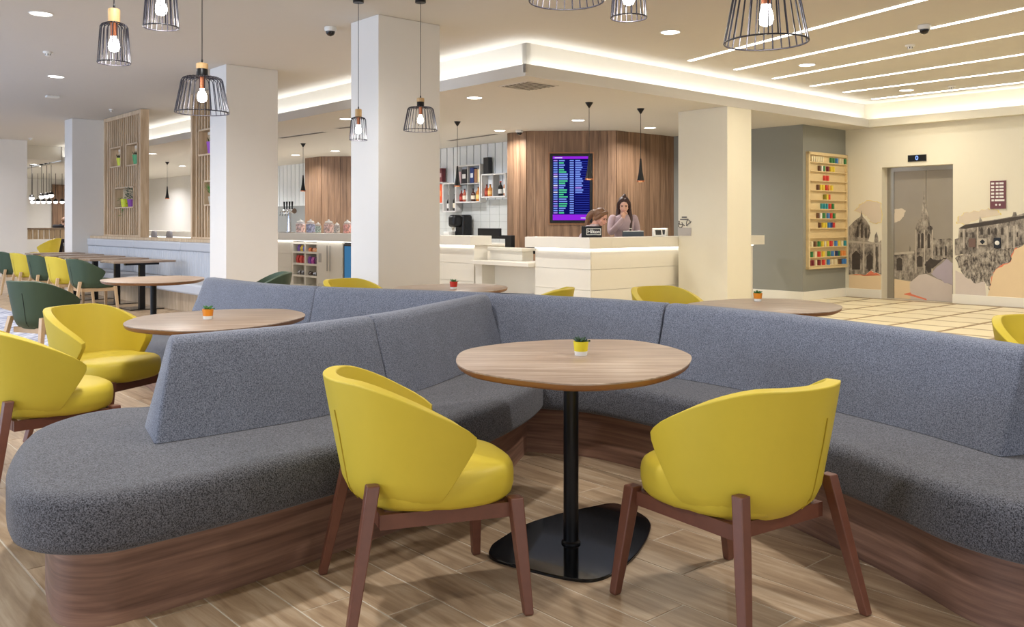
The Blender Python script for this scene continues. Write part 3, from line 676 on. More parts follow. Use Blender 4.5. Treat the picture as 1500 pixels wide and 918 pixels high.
# low accessible desk in the gap
unit('low_desk', 'low white desk section between the bar and the reception desk', 'counter', [
    ('panel', (8.98, 9.02, 9.40, 10.77, 0, .66), M_COUNTER, 0), ('desktop', (8.60, 9.25, 9.41, 10.76, .66, .715), M_COUNTER, .003),
    ('side_panel', (8.72, 8.98, 10.60, 10.76, 0, .66), M_COUNTER, 0)])
unit('till_housing', 'small raised white box on the low desk in front of the till screen', 'box', [('body', (9.02, 9.25, 10.0, 10.76, .716, .87), M_COUNTER, .002), ('lid', (8.97, 9.27, 9.95, 10.77, .87, .91), M_COUNTER, .003)])
# the bar, running away to the left
bar = unit('bar_counter', 'long white bar counter with glowing strip, snack niches and tall cupboard doors', 'counter', [
    ('ledge', (8.62, 9.06, 10.77, 26.5, LZ0, LZ1), M_COUNTER, .004), ('body', (8.74, 9.0, 10.80, 14.45, 0, LZ0), M_COUNTER, 0), ('body', (8.74, 9.0, 16.86, 26.5, 0, LZ0), M_COUNTER, 0),
    ('worktop', (9.06, 9.5, 10.80, 26.4, .86, .90), M_COUNTER, 0), ('body', (8.76, 9.0, 14.80, 15.76, 0, LZ0), M_COUNTER, 0)])
sub(bar, 'light_strip', (8.69, 8.73, 10.80, 26.4, LZ0 - .012, LZ0 - .002), M_CLED)
for z0, z1 in ((.10, .37), (.375, .655), (.66, .90)):
    for a, b in ((10.80, 12.6), (12.61, 14.4), (16.88, 18.2), (18.21, 19.6), (19.61, 23), (23.01, 26.3)): sub(bar, 'front_panel', (8.725, 8.74, a, b, z0, z1), M_COUNTER, .002)
sub(bar, 'niche_back', (8.98, 9.02, 15.76, 16.86, 0, LZ0), M_COUNTER)
for a, b in ((15.76, 15.81), (16.27, 16.32), (16.80, 16.86)): sub(bar, 'divider', (8.74, 8.98, a, b, 0, LZ0), M_COUNTER)
for z in (.02, .22, .46, .70, .89): sub(bar, 'shelf', (8.74, 8.98, 15.81, 16.80, z - .02, z + .02), M_COUNTER)
for a, b in ((15.29, 15.75), (14.82, 15.28)):
    d = sub(bar, 'door', (8.735, 8.755, a, b, .10, .92), M_COUNTER, .003)
    y = a + .05 if a > 15.2 else b - .05
    ou, ov = UNIT_O[bar.name]; MB().tube([(8.705 - ou, y - ov, .36), (8.705 - ou, y - ov, .86)], .010, 10).build('handle', M_STEEL, d, smooth=True)
sub(bar, 'socket_plate', (8.73, 8.74, 15.62, 15.72, .52, .70), M_STEEL, .002)
# glass fronted fridge set into the bar
fr = unit('bar_fridge', 'black framed glass door fridge with blue glow set in the bar', 'fridge', [('case', (8.78, 9.0, 14.46, 14.79, .06, .92), M_BLACK, 0)])
sub(fr, 'door_frame', (8.745, 8.775, 14.46, 14.79, .10, .90), M_BLACK, .003); sub(fr, 'glass', (8.738, 8.746, 14.48, 14.74, .18, .86), emit('fridge_glow', (.07, .24, .46, 1), .8))
# snacks in the niches
SN = [('crisp_packet', (225, 190, 60), 'yellow', 15.86, .72), ('crisp_packet', (70, 90, 190), 'blue', 16.40, .72), ('crisp_packet', (230, 200, 80), 'gold', 16.56, .72), ('crisp_packet', (120, 70, 160), 'purple', 16.68, .72)]
sp = [('snack_packet', 'purple packet', C(110, 70, 170), 16.62, .72, .13), ('snack_packet', 'yellow packet', C(226, 190, 60), 16.50, .72, .12), ('snack_packet', 'blue packet', C(60, 90, 190), 16.38, .72, .13),
      ('snack_packet', 'orange tray', C(226, 120, 60), 16.16, .72, .08), ('snack_packet', 'salmon tray', C(230, 150, 110), 15.98, .72, .08), ('snack_packet', 'peach tray', C(232, 166, 96), 15.87, .72, .07),
      ('snack_packet', 'red packet', C(206, 50, 44), 16.68, .48, .16), ('snack_packet', 'scarlet packet', C(222, 66, 50), 16.54, .48, .15), ('snack_packet', 'dark red packet', C(180, 40, 40), 16.40, .48, .15),
      ('snack_packet', 'violet packet', C(130, 60, 170), 16.18, .48, .14), ('snack_packet', 'magenta packet', C(180, 60, 160), 16.04, .48, .13), ('snack_packet', 'plum packet', C(80, 40, 90), 15.90, .48, .14),
      ('snack_packet', 'grey packet', C(96, 92, 90), 16.62, .24, .08), ('snack_packet', 'charcoal packet', C(70, 68, 70), 16.46, .24, .09), ('snack_packet', 'brown packet', C(88, 76, 70), 16.16, .24, .08), ('snack_packet', 'slate packet', C(80, 82, 90), 15.96, .24, .07)]
for i, (nm, l, c_, v, z, hh) in enumerate(sp):
    row = {.72: 'top', .48: 'middle', .24: 'bottom'}[z]; side = 'left' if v > 16.3 else 'right'
    m = MB(); m.rings([[(-.02, -.05, 0), (.02, -.05, 0), (.02, .05, 0), (-.02, .05, 0)], [(-.035, -.052, hh * .5), (.035, -.052, hh * .5), (.035, .052, hh * .5), (-.035, .052, hh * .5)], [(-.006, -.048, hh), (.006, -.048, hh), (.006, .048, hh), (-.006, .048, hh)]])
    tag(m.build(nm, mat('snack_%s' % l.replace(' ', '_'), c_, .35, var=.4, scale=40), loc=W(8.80, v, z + .001), rotz=TH), f'{l} in the {row} {side} snack niche of the bar', 'snack', 'snacks in the bar niches')
def sweets_mat(name, c_):
    m, nt, b = node_mat(name); N = nt.nodes; L = nt.links; tc = N.new('ShaderNodeTexCoord'); vo = N.new('ShaderNodeTexVoronoi'); vo.inputs['Scale'].default_value = 34; L.new(tc.outputs['Object'], vo.inputs['Vector'])
    sp_ = N.new('ShaderNodeSeparateColor'); L.new(vo.outputs['Color'], sp_.inputs[0]); cr = N.new('ShaderNodeValToRGB'); cr.color_ramp.interpolation = 'CONSTANT'; e = cr.color_ramp.elements
    e[0].position = 0; e[0].color = tuple(x * .45 for x in c_[:3]) + (1,); e[1].position = .3; e[1].color = c_; k_ = e.new(.65); k_.color = tuple(min(1, x * 1.3 + .18) for x in c_[:3]) + (1,)
    L.new(sp_.outputs[0], cr.inputs[0]); L.new(cr.outputs[0], b.inputs['Base Color']); b.inputs['Roughness'].default_value = .4; return m
# sweet jars on the ledge
for i, (px, wd, hh, c_, l) in enumerate([(440, 14, 20, C(206, 150, 130), 'pink and white sweets'), (455, 14, 20, C(96, 96, 150), 'blue and white sweets'), (466, 9, 16, C(150, 176, 150), 'pale green sweets'),
                                      (481.5, 15, 20, C(200, 140, 120), 'mixed red sweets'), (493.5, 9, 16, C(180, 160, 140), 'beige sweets'), (509, 13, 20, C(214, 96, 50), 'orange sweets')]):
    V, _ = on_u(px, 340, 8.84); p = W(8.84, V, LZ1 + .001); d = p.y; r = wd / 2 / FPX * d; H = hh / FPX * d
    t = thing('sweet_jar', f'glass jar of {l} standing on the bar', 'jar', p, TH, 'sweet jars on the bar')
    MB().lathe([(r * .8, .012), (r * .93, .03), (r * .93, H * .62), (r * .6, H * .68)], 18).build('sweets', sweets_mat('sweets_%d' % i, c_), t, smooth=True)
    MB().lathe([(r * .85, 0), (r, .02), (r, H * .68), (r * .72, H * .80)], 18, cap1=False).build('glass', glassy('jar_glass', (.95, .97, .97, 1)), t, smooth=True)
    MB().lathe([(r * .74, H * .79), (r * .7, H * .86), (r * .25, H * .92), (r * .18, H * .94), (r * .2, H), (0.002, H * 1.02)], 18).build('lid', M_PLASTIC, t, smooth=True)
# beer tap
V, _ = on_u(424, 338, 8.88); t = thing('beer_tap', 'chrome beer font with several taps standing on the bar beside the jars', 'tap', W(8.88, V, LZ1 + .001), TH)
MB().lathe([(.12, 0), (.12, .02), (.05, .03), (.045, .40), (.05, .44)], 20).build('column', M_CHROME, t, smooth=True)
MB().tube([(0, -.22, .46), (0, .22, .46)], .055, 14).build('manifold', M_CHROME, t, smooth=True)
for y in (-.18, -.06, .06, .18):
    MB().tube([(-.05, y, .46), (-.12, y, .44), (-.13, y, .36)], .014, 8).build('spout', M_CHROME, t, smooth=True); MB().tube([(-.03, y, .50), (-.03, y, .66)], [.012, .022], 8).build('tap_handle', M_BLACK, t, smooth=True)
MB().box((-.16, -.30, 0.002), (-.02, .34, .016)).build('drip_tray', M_STEEL, t)
# bar stools seen through the gap between the screens
for i, (px, l) in enumerate([(219, 'nearest the slatted screen'), (238, 'in the middle of the three'), (260.5, 'nearest the second column')]):
    V, _ = on_u(px, 345, 7.9); t = thing('bar_stool', f'grey upholstered bar stool at the glowing bar, {l}', 'stool', W(7.9, V, 0), TH, 'bar stools')
    MB().rings([[(x, y, z) for x, y in [sup(2 * PI * q / 20, .22 * k, .2 * k, 2.6) for q in range(20)]] for z, k in ((.66, .9), (.68, 1), (.74, 1), (.76, .9))]).build('seat', M_BENCH, t, smooth=True)
    rows = []
    for z, k in ((.74, .9), (.82, 1), (1.02, 1.0), (1.09, .82), (1.115, .5)): rows.append([(-.20 + .035 * math.cos(2 * PI * q / 16), .2 * k * math.sin(2 * PI * q / 16), z) for q in range(16)])
    MB().rings(rows).build('backrest', mat('stool_grey', C(120, 116, 116), .7), t, smooth=True)
    for a in (45, 135, 225, 315): MB().tube([(.22 * math.cos(math.radians(a)), .22 * math.sin(math.radians(a)), 0), (.15 * math.cos(math.radians(a)), .15 * math.sin(math.radians(a)), .67)], .016, 8).build('leg', M_LEG, t, smooth=True)

# ------------------------------------------------------------------ shelf cubes, bottles and boxes on the bar wall
M_SHELF = mat('pale_shelf_board', C(214, 212, 208), .4, var=.02)
SH_D = .17; SU1 = 11.715; SU0 = SU1 - SH_D
def cubes(label, cells):
    v0, v1 = min(c[0] for c in cells), max(c[1] for c in cells); t = thing('wall_shelf', label, 'shelf', W(SU0, v0, 0), TH, 'white cube shelves on the bar wall')
    h = .013
    for (a, b, z0, z1) in cells:
        for p in (((0, a, z0 - h), (SH_D, b, z0 + h)), ((0, a, z1 - h), (SH_D, b, z1 + h)), ((0, a - h, z0), (SH_D, a + h, z1)), ((0, b - h, z0), (SH_D, b + h, z1))):
            q0, q1 = (p[0][0], p[0][1] - v0, p[0][2]), (p[1][0], p[1][1] - v0, p[1][2]); MB().box(q0, q1).build('board', M_SHELF, t)
    return t
cubes('white cube shelf at the left end beside the column, orange inside', [(15.38, 15.75, 1.73, 2.18)])
cubes('tall narrow white two-cell shelf with wine bottles', [(14.93, 15.15, 1.55, 2.15), (15.15, 15.36, 1.55, 2.15)])
cubes('square white four-cell shelf in the middle of the bar wall', [(14.11, 14.51, 1.74, 2.12), (14.51, 14.91, 1.74, 2.12), (14.11, 14.51, 2.12, 2.505), (14.51, 14.91, 2.12, 2.505)])
cubes('white two-cell shelf beside the walnut cladding', [(13.31, 13.69, 1.83, 2.29), (13.69, 14.05, 1.83, 2.29)])
cubes('white cube shelf with blue box, seen beyond the sweet jars', [(20.32, 20.75, 1.6, 2.2)])
cubes('white two-cell shelf farthest along the bar wall', [(20.8, 21.25, 1.75, 2.1), (20.8, 21.25, 1.4, 1.75)])
SX = SU0 + .075
def bottle(label, V, z, h, r, col, capc, labelc=None, U=None):
    t = thing('bottle', label, 'bottle', W(U or SX, V, z + .0145), TH, 'bottles on the bar shelves')
    cn = 'bottle_%d_%d_%d' % col
    MB().lathe([(r * .9, 0), (r, .01), (r, h * .58), (r * .85, h * .66), (r * .36, h * .76), (r * .34, h * .93)], 14).build('glass_body', mat(cn, C(*col), .12, var=.03, coat=.3), t, smooth=True)
    MB().lathe([(r * .4, h * .92), (r * .4, h)], 10).build('cap', mat('cap_%d_%d_%d' % capc, C(*capc), .4), t, smooth=True)
    if labelc: MB().lathe([(r * 1.02, h * .16), (r * 1.02, h * .46)], 14, cap0=False, cap1=False).build('paper_label', mat('lab_%d_%d_%d' % labelc, C(*labelc), .7, var=.25, scale=40), t, smooth=True)
def carton(label, V, z, wd, h, col, band=None, U=None):
    t = thing('gift_box', label, 'box', W(U or SX, V, z + .0145), TH, 'gift boxes on the bar shelves')
    MB().box((-.05, -wd/2, 0), (.05, wd/2, h)).build('carton', mat('carton_%d_%d_%d' % col, C(*col), .4, var=.15, scale=20), t, bevel=.003)
    if band: MB().box((-.052, -wd * .35, h * .35), (-.0502, wd * .35, h * .65)).build('label_patch', mat('band_%d_%d_%d' % band, C(*band), .6), t)
carton('orange panel box standing in the cube shelf next to the column', 15.56, 1.73, .26, .40, (224, 84, 30), (240, 150, 90))
carton('dark red box with pale bands on top of the orange cube shelf', 15.52, 2.18, .18, .30, (110, 34, 44), (200, 160, 160))
bottle('dark wine bottle with white label, left cell of the narrow shelf', 15.25, 1.55, .34, .042, (24, 22, 26), (30, 26, 30), (232, 228, 220))
bottle('dark wine bottle with cream label, right cell of the narrow shelf', 15.04, 1.55, .36, .042, (30, 26, 28), (24, 22, 24), (226, 216, 190))
carton('pink-grey box in the upper left cell of the square shelf', 14.82, 2.12, .10, .26, (190, 160, 160))
carton('black box with white patches in the upper left cell of the square shelf', 14.66, 2.12, .16, .30, (26, 24, 28), (210, 208, 204))
carton('blue box with white patch in the upper right cell of the square shelf', 14.40, 2.12, .12, .32, (40, 56, 110), (220, 220, 224))
carton('brown box in the upper right cell of the square shelf', 14.27, 2.12, .09, .29, (150, 108, 80)); carton('cream box in the upper right cell of the square shelf', 14.17, 2.12, .08, .28, (222, 204, 160))
bottle('ruby bottle in the lower left cell of the square shelf', 14.81, 1.74, .24, .045, (128, 34, 30), (60, 20, 20), (190, 70, 60))
bottle('pale whisky bottle in the lower left cell of the square shelf', 14.70, 1.74, .27, .045, (170, 80, 60), (40, 30, 30), (226, 210, 190)); bottle('clear bottle in the lower left cell of the square shelf', 14.59, 1.74, .29, .042, (200, 196, 186), (60, 50, 46), (228, 224, 214))
bottle('dark brown bottle with cream label in the lower right cell of the square shelf', 14.41, 1.74, .27, .05, (70, 34, 24), (30, 22, 20), (228, 214, 190))
bottle('amber bottle in the lower right cell of the square shelf', 14.24, 1.74, .30, .052, (196, 118, 44), (120, 70, 30), (230, 200, 120))
carton('tall black box standing on top of the two-cell shelf by the cladding', 13.94, 2.29, .16, .34, (28, 28, 32))
bottle('red-brown bottle in the left cell of the shelf by the cladding', 13.97, 1.83, .25, .046, (140, 50, 30), (50, 24, 20), (170, 70, 50))
bottle('golden round bottle in the left cell of the shelf by the cladding', 13.855, 1.83, .25, .052, (206, 138, 70), (90, 60, 30), (232, 190, 120)); bottle('honey bottle in the left cell of the shelf by the cladding', 13.745, 1.83, .28, .038, (196, 132, 60), (60, 40, 30))
bottle('black bottle with red cap in the right cell of the shelf by the cladding', 13.53, 1.83, .30, .05, (24, 22, 24), (190, 60, 40), (200, 200, 196)); bottle('amber bottle with white label in the right cell of the shelf by the cladding', 13.38, 1.83, .33, .045, (180, 110, 60), (40, 32, 30), (232, 228, 214))
carton('dark blue box in the cube shelf beyond the sweet jars', 20.52, 1.6, .22, .52, (40, 56, 96), (70, 90, 140))
bottle('dark bottle in the upper cell of the farthest shelf', 21.02, 1.75, .27, .05, (120, 70, 50), (30, 26, 26), (230, 226, 220)); bottle('black bottle in the lower cell of the farthest shelf', 21.02, 1.4, .3, .05, (26, 26, 30), (30, 26, 30), (230, 230, 230))
# coffee machine, till screen
t = thing('coffee_machine', 'black and silver capsule coffee machine on the back counter by the column', 'appliance', W(11.45, on_u(673, 340, 11.45)[0], .90), TH); t.scale = (1.15, 1.15, 1.3)
MB().box((-.02, -.14, 0), (.20, .14, .44)).build('body', M_BLACK, t, smooth=True, bevel=.04, seg=3)
MB().box((-.20, -.10, .24), (.0, .10, .44)).build('brew_head', M_BLACK, t, smooth=True, bevel=.05, seg=3)
MB().lathe([(.03, .17), (.045, .19), (.045, .26)], 16, c=(-.12, 0, 0)).build('spout', M_CHROME, t, smooth=True); MB().box((-.22, -.11, 0), (-.02, .11, .03)).build('drip_tray', M_STEEL, t, bevel=.004)
MB().box((-.21, .06, .031), (-.06, .21, .17)).build('water_tank', M_PLASTIC, t, bevel=.01)
unit('back_counter', 'white back counter with pale splashback under the bar shelves', 'counter', [('cabinet', (11.2, 11.70, 12.3, 18.4, .02, .86), M_COUNTER, 0), ('worktop', (11.15, 11.72, 12.25, 18.4, .86, .90), M_COUNTER, .003)])
ou = unit('till_screen', 'black back of a till monitor at the end of the bar', 'monitor', [('screen', (9.30, 9.34, 10.85, 11.42, 1.08, 1.21), M_BLACK, .006), ('support', (9.28, 9.36, 10.55, 10.70, .715, 1.10), M_BLACK, .004), ('base', (9.27, 9.45, 10.45, 10.80, .715, .735), M_BLACK, .003), ('arm', (9.31, 9.35, 10.60, 11.1, 1.04, 1.10), M_BLACK, 0)])
unit('dark_monitor', 'dark flat screen lying low behind the low desk', 'monitor', [('screen', (9.6, 9.64, 10.0, 10.55, .80, .98), M_BLACK, .004), ('stand', (9.62, 9.70, 10.2, 10.35, 0.0, .82), M_BLACK, 0)])

# ------------------------------------------------------------------ cone pendants over bar and desk
def cone_pendant(px, yr, yb, label):
    p = floor_at(px, yr - 1, SOFF); zb = EYE - (yb - HOR) * p.y / FPX; t = thing('cone_pendant', label, 'lamp', (p.x, p.y, zb), 0, 'black cone pendants'); H = SOFF - zb
    L = (lambda pts: MB().lathe(pts, 20))
    L([(.055, 0), (.045, .05), (.028, .14), (.017, .26), (.012, .33)]).build('shade', M_BLACK, t, smooth=True)
    MB().lathe([(.052, -.004), (.056, -.004), (.057, .014), (.053, .016)], 20, cap0=False, cap1=False).build('copper_lip', M_COPPER, t, smooth=True)
    MB().lathe([(.030, -.002), (.046, .004)], 16).build('lens', emit('warm_lens', (1, .62, .25, 1), 5.0), t)
    L([(.004, .32), (.004, H - .06)]).build('cord', M_BLACK, t); L([(.008, H - .075), (.055, H - .005), (.055, H)]).build('ceiling_cone', M_BLACK, t, smooth=True)
for px, yr, yb, l in [(863, 151, 263, 'black cone pendant hanging in front of the arrivals screen'), (938.5, 160, 266, 'black cone pendant hanging over the reception desk at the right'),
                      (670, 179, 273, 'black cone pendant hanging before the white cube shelves'), (444, 211, 280, 'black cone pendant hanging over the beer font'), (245, 238, 291, 'black cone pendant seen between the timber screens')]: cone_pendant(px, yr, yb, l)

# ------------------------------------------------------------------ arrivals screen on the cladding
A, B = W(10.65, 11.68), W(11.77, 10.56); e = (B - A).normalized(); nrm = Vector((e.y, -e.x, 0))
def on_clad(px, py, off=0.0):
    r = (px - 750) / FPX; a = A + nrm * off; s = (r * a.y - a.x) / (e.x - r * e.y); d = a.y + s * e.y; return s, EYE - (py - HOR) * d / FPX
s0, zt = on_clad(806, 225.5, .05); s1, zb = on_clad(867.5, 326, .05)
TV = thing('arrivals_screen', 'tall flight information screen with purple bars on the walnut cladding', 'screen', A + nrm * .017 + Vector((0, 0, 0)), math.atan2(e.y, e.x))
bx = lambda x0, x1, y0, y1, z0, z1: MB().box((x0, -y1, z0), (x1, -y0, z1))
bx(s0, s1, 0, .05, zb, zt).build('casing', M_BLACK, TV, bevel=.004)
for p in ((s0 - .03, s1 + .03, zt + .012, zt + .032), (s0 - .03, s1 + .03, zb - .032, zb - .012), (s0 - .03, s0 - .012, zb - .012, zt + .012), (s1 + .012, s1 + .03, zb - .012, zt + .012)):
    bx(p[0], p[1], 0, .03, p[2], p[3]).build('copper_frame', mat('bronze_frame', C(160, 116, 84), .4, .5), TV)
mg = .045; X0, X1, Z0, Z1 = s0 + mg, s1 - mg, zb + mg, zt - mg
E_ = lambda n, c_, k: emit('screen_' + n, c_, k)
bx(X0, X1, .05, .053, Z0, Z1).build('display', E_('navy', C(16, 18, 96), 1.0), TV)
bx(X0, X1, .053, .055, Z1 - .045, Z1).build('header_bar', E_('violet', C(150, 40, 226), 1.1), TV); bx(X0, X1, .053, .055, Z0, Z0 + .10).build('footer_bar', E_('violet', C(150, 40, 226), 1.1), TV)
rr = random.Random(3); nR = 24; rh = (Z1 - .055 - Z0 - .11) / nR; wX = X1 - X0
cols = {'sky': C(130, 160, 250), 'green': C(90, 220, 160), 'white': C(220, 220, 250), 'lilac': C(176, 140, 240), 'blue': C(70, 90, 220)}
lay = {k: MB() for k in cols}
for i in range(nR):
    z = Z0 + .11 + rh * i; q = lambda k, a, b: lay[k].box((X0 + wX * a, -.055, z + rh * .22), (X0 + wX * b, -.053, z + rh * .80))
    q(rr.choice(['sky', 'lilac', 'white', 'sky']), .02, .13); q('green' if rr.random() < .6 else 'sky', .17, .17 + rr.uniform(.12, .24)); q('sky', .46, .57)
    if i > 8: q(rr.choice(['lilac', 'sky', 'sky']), .61, .61 + rr.uniform(.12, .22))
    lay['blue'].box((X0 + wX * .60, -.0545, z), (X0 + wX * .99, -.053, z + .004))
lay['white'].box((X0 + wX * .05, -.057, Z1 - .032), (X0 + wX * .26, -.055, Z1 - .016)); lay['white'].box((X0 + wX * .76, -.057, Z0 + .03), (X0 + wX * .95, -.055, Z0 + .045))
for k in cols: stuff(lay[k].build('flight_rows', E_(k, cols[k], 1.0), TV))
# ------------------------------------------------------------------ things on the desk ledge
def text(body, size, loc, rot, m, parent, name, ext=.002, align='CENTER'):
    cu = bpy.data.curves.new(name, 'FONT'); cu.body = body; cu.size = size; cu.extrude = ext; cu.offset = size * .012; cu.align_x = align; cu.align_y = 'CENTER'; cu.materials.append(m)
    o = bpy.data.objects.new(name, cu); COL.objects.link(o)
    dg = bpy.context.evaluated_depsgraph_get(); me = bpy.data.meshes.new_from_object(o.evaluated_get(dg)); bpy.data.objects.remove(o)
    o = bpy.data.objects.new(name, me); COL.objects.link(o); o.parent = parent; o.location = loc; o.rotation_euler = rot; return o
V, _ = 0, 0
p = at_depth(867, 349, 12.15); t = thing('desk_sign', 'black desk sign with white framed lettering at the corner of the reception desk', 'sign', (p.x, p.y + .04, LZ1 + .001), math.radians(4))
M_WH = mat('white_print', C(236, 236, 232), .5, var=.01)
MB().box((-.14, -.02, 0), (.14, .02, .155)).build('panel', M_BLACK, t, bevel=.003)
for a in ((-.075, .125, .034, .040), (-.075, .125, .116, .122), (-.075, -.069, .040, .116), (.119, .125, .040, .116)): MB().box((a[0], -.023, a[2]), (a[1], -.0202, a[3])).build('white_border', M_WH, t)
text('Hilton', .069, (.025, -.021, .079), (PI / 2, 0, 0), M_WH, t, 'lettering')
d = 12.9; t = thing('desk_monitor', 'grey-blue flat monitor back standing low behind the desk ledge', 'monitor', W(10.04, 8.67, .741), TH * .4)
MB().box((-.17, -.012, .22), (.17, .012, .44)).build('screen', mat('slate_plastic', C(64, 74, 86), .4), t, bevel=.006); MB().box((-.165, -.014, .428), (.165, -.0122, .438)).build('bright_rim', M_PLASTIC, t); MB().box((-.02, 0, .01), (.02, .03, .3)).build('stand', M_BLACK, t); MB().box((-.1, -.06, 0), (.1, .08, .012)).build('base', M_BLACK, t)
for px, w_, a, l in ((969, .15, .25, 'white card terminal with dark screen on the desk ledge, the front one'), (979, .15, -.5, 'white and black card terminal behind the front one on the desk ledge')):
    p = at_depth(px, 347, 12.95 if px < 975 else 13.25); U, V = uv(p); V = max(8.26, min(8.54, V))
    t = thing('card_terminal', l, 'device', W(U, 8.34 if px < 975 else 8.50, LZ1 + .001), a, 'card terminals')
    m = MB(); m.rings([[(-.07, -.04, 0), (.07, -.04, 0), (.07, .05, 0), (-.07, .05, 0)], [(-.07, -.01, .11), (.07, -.01, .11), (.07, .05, .125), (-.07, .05, .125)]]); m.build('body', M_PLASTIC, t, bevel=.008)
    m = MB(); m.add([(-.045, -.038, .025), (.045, -.038, .025), (.045, -.018, .095), (-.045, -.018, .095)], [(0, 1, 2, 3)]); m.add([(-.045, -.033, .025), (.045, -.033, .025), (.045, -.013, .095), (-.045, -.013, .095)], [(3, 2, 1, 0)]); m.build('screen', M_BLACK, t)
# notices on the column by the desk
def on_col(px, py): return on_u(px, py, 10.51)
t = thing('access_notice', 'small grey notice with pictograms stuck on the column by the desk', 'sign', W(10.508, on_col(1003, 330)[0], 0), TH)
M_PRN = mat('dark_print', C(104, 100, 96), .7)
zf = lambda y: on_col(1003, y)[1]
MB().box((-.004, -.12, zf(345)), (0, .12, zf(333.5))).build('grey_strip', mat('grey_print', C(176, 170, 164), .7), t)
MB().box((-.004, -.04, zf(319)), (0, .05, zf(317))).build('text_bar', M_PRN, t); MB().box((-.004, -.07, zf(322)), (0, .08, zf(320.5))).build('text_bar', M_PRN, t)
# wheelchair pictogram: head, body, seat, wheel; ear pictogram: arc
MB().ball((-.003, .10, zf(324.5)), .012, 10, 6).build('pictogram_head', M_PRN, t); MB().tube([(-.003, .10, zf(326)), (-.003, .09, zf(328.5)), (-.003, .03, zf(328.5)), (-.003, .0, zf(330.5))], .007, 6).build('pictogram_body', M_PRN, t)
MB().tube([(-.003, .075 + .04 * math.cos(a_), zf(329) + .045 * math.sin(a_)) for a_ in [q * PI / 6 + 2.2 for q in range(10)]], .006, 5).build('pictogram_wheel', M_PRN, t)
MB().tube([(-.003, -.07 + .035 * math.cos(a_), zf(327) + .05 * math.sin(a_)) for a_ in [q * PI / 6 - 1 for q in range(9)]], .006, 5).build('pictogram_ear', M_PRN, t); MB().tube([(-.003, -.03, zf(330.5)), (-.003, -.12, zf(324.5))], .006, 5).build('pictogram_bar', M_PRN, t)

# ------------------------------------------------------------------ lift, its wall print and signs
def c6(x, y): return (1240 + x / 3.673, 200 + y / 3.673)
def decal(pts, Uw, th, m, parent, name, conv=c6, dark=None):
    q = [on_u(*conv(*p), Uw) for p in pts]; n = len(q); mb = MB()
    mb.add([W(Uw, v, z) for v, z in q] + [W(Uw - th, v, z) for v, z in q], [tuple(range(n)), tuple(range(2*n-1, n-1, -1))] + [(i, (i+1) % n, n + (i+1) % n, n + i) for i in range(n)])
    return mb.build(name, m, parent)
def jag(pts, amp, seed, n=5):
    """roughen an outline so that it looks torn or leafy"""
    rr_ = random.Random(seed); out = []
    for i, p in enumerate(pts):
        q = pts[(i + 1) % len(pts)]
        for k_ in range(n): t = k_ / n; j_ = amp if k_ else 0; out.append((p[0] + (q[0] - p[0]) * t + rr_.uniform(-j_, j_), p[1] + (q[1] - p[1]) * t + rr_.uniform(-j_, j_)))
    return out
def stone_mat(sc_=7, lo=.36, hi=.66):
    m, nt, b = node_mat('printed_stone'); N = nt.nodes; L = nt.links; tc = N.new('ShaderNodeTexCoord')
    br = N.new('ShaderNodeTexNoise'); br.inputs['Scale'].default_value = sc_; br.inputs['Detail'].default_value = 8; br.inputs['Roughness'].default_value = .72
    mp = N.new('ShaderNodeMapping'); mp.inputs['Scale'].default_value = (1.6, 1.6, .8); L.new(tc.outputs['Object'], mp.inputs[0]); L.new(mp.outputs[0], br.inputs['Vector'])
    cr = N.new('ShaderNodeValToRGB'); e = cr.color_ramp.elements; e[0].position = lo; e[0].color = C(58, 50, 46); e[1].position = hi; e[1].color = C(190, 180, 166); L.new(br.outputs['Fac'], cr.inputs[0]); L.new(cr.outputs[0], b.inputs['Base Color']); b.inputs['Roughness'].default_value = .6; return m
M_STONE = stone_mat(); M_STONED = mat('printed_dark_stone', C(66, 58, 52), .6, var=.4, scale=14); M_CRAG = stone_mat(15, .40, .64); M_STONEL = mat('printed_light_stone', C(182, 172, 158), .6, var=.18, scale=20)
M_PEACH = mat('printed_peach', C(226, 202, 164), .7, var=.03); M_LILAC = mat('printed_lilac_grey', C(204, 192, 184), .7, var=.04); M_LAV = mat('printed_lavender', C(176, 166, 178), .6, var=.05)
M_TAUPE = mat('printed_taupe_cloud', C(212, 198, 178), .7, var=.04); M_YLINE = mat('printed_yellow_line', C(226, 206, 120), .7); M_RLINE = mat('printed_coral_line', C(226, 128, 96), .7)
MU = thing('wall_print', 'sepia print of old stone buildings with torn peach and lilac shapes on the lift wall', 'mural')
UW = 14.799
def halo(pts, U, th, m, ml, name, amp, seed, g=1.045):
    cx = sum(p[0] for p in pts) / len(pts); cy = sum(p[1] for p in pts) / len(pts); j_ = jag(pts, amp, seed)
    decal([(cx + (p[0] - cx) * g, cy + (p[1] - cy) * g) for p in j_], U, th * .5, ml, MU, name + '_outline'); decal(j_, U, th, m, MU, name)
halo([(44,400),(80,365),(112,345),(150,350),(186,362),(186,455),(160,468),(130,458),(112,430),(85,412)], UW, .002, M_TAUPE, M_YLINE, 'cloud_shape', 5, 1)
decal([(14,735),(186,735),(186,835),(14,835)], UW, .0022, M_PEACH, MU, 'peach_shape')
ch_ = [(12,742),(12,486),(34,462),(58,442),(76,430),(81,396),(87,430),(106,450),(124,478),(129,520),(116,562),(150,570),(152,532),(162,512),(170,540),(173,570),(187,556),(188,742),(172,736),(132,718),(100,745),(70,738)]
decal([(p[0], p[1] + 3) for p in jag(ch_[-5:] + ch_[:1], 3, 5)[:-5]] , UW, .0026, M_RLINE, MU, 'coral_edge'); decal(ch_, UW, .0032, M_STONE, MU, 'church_print')
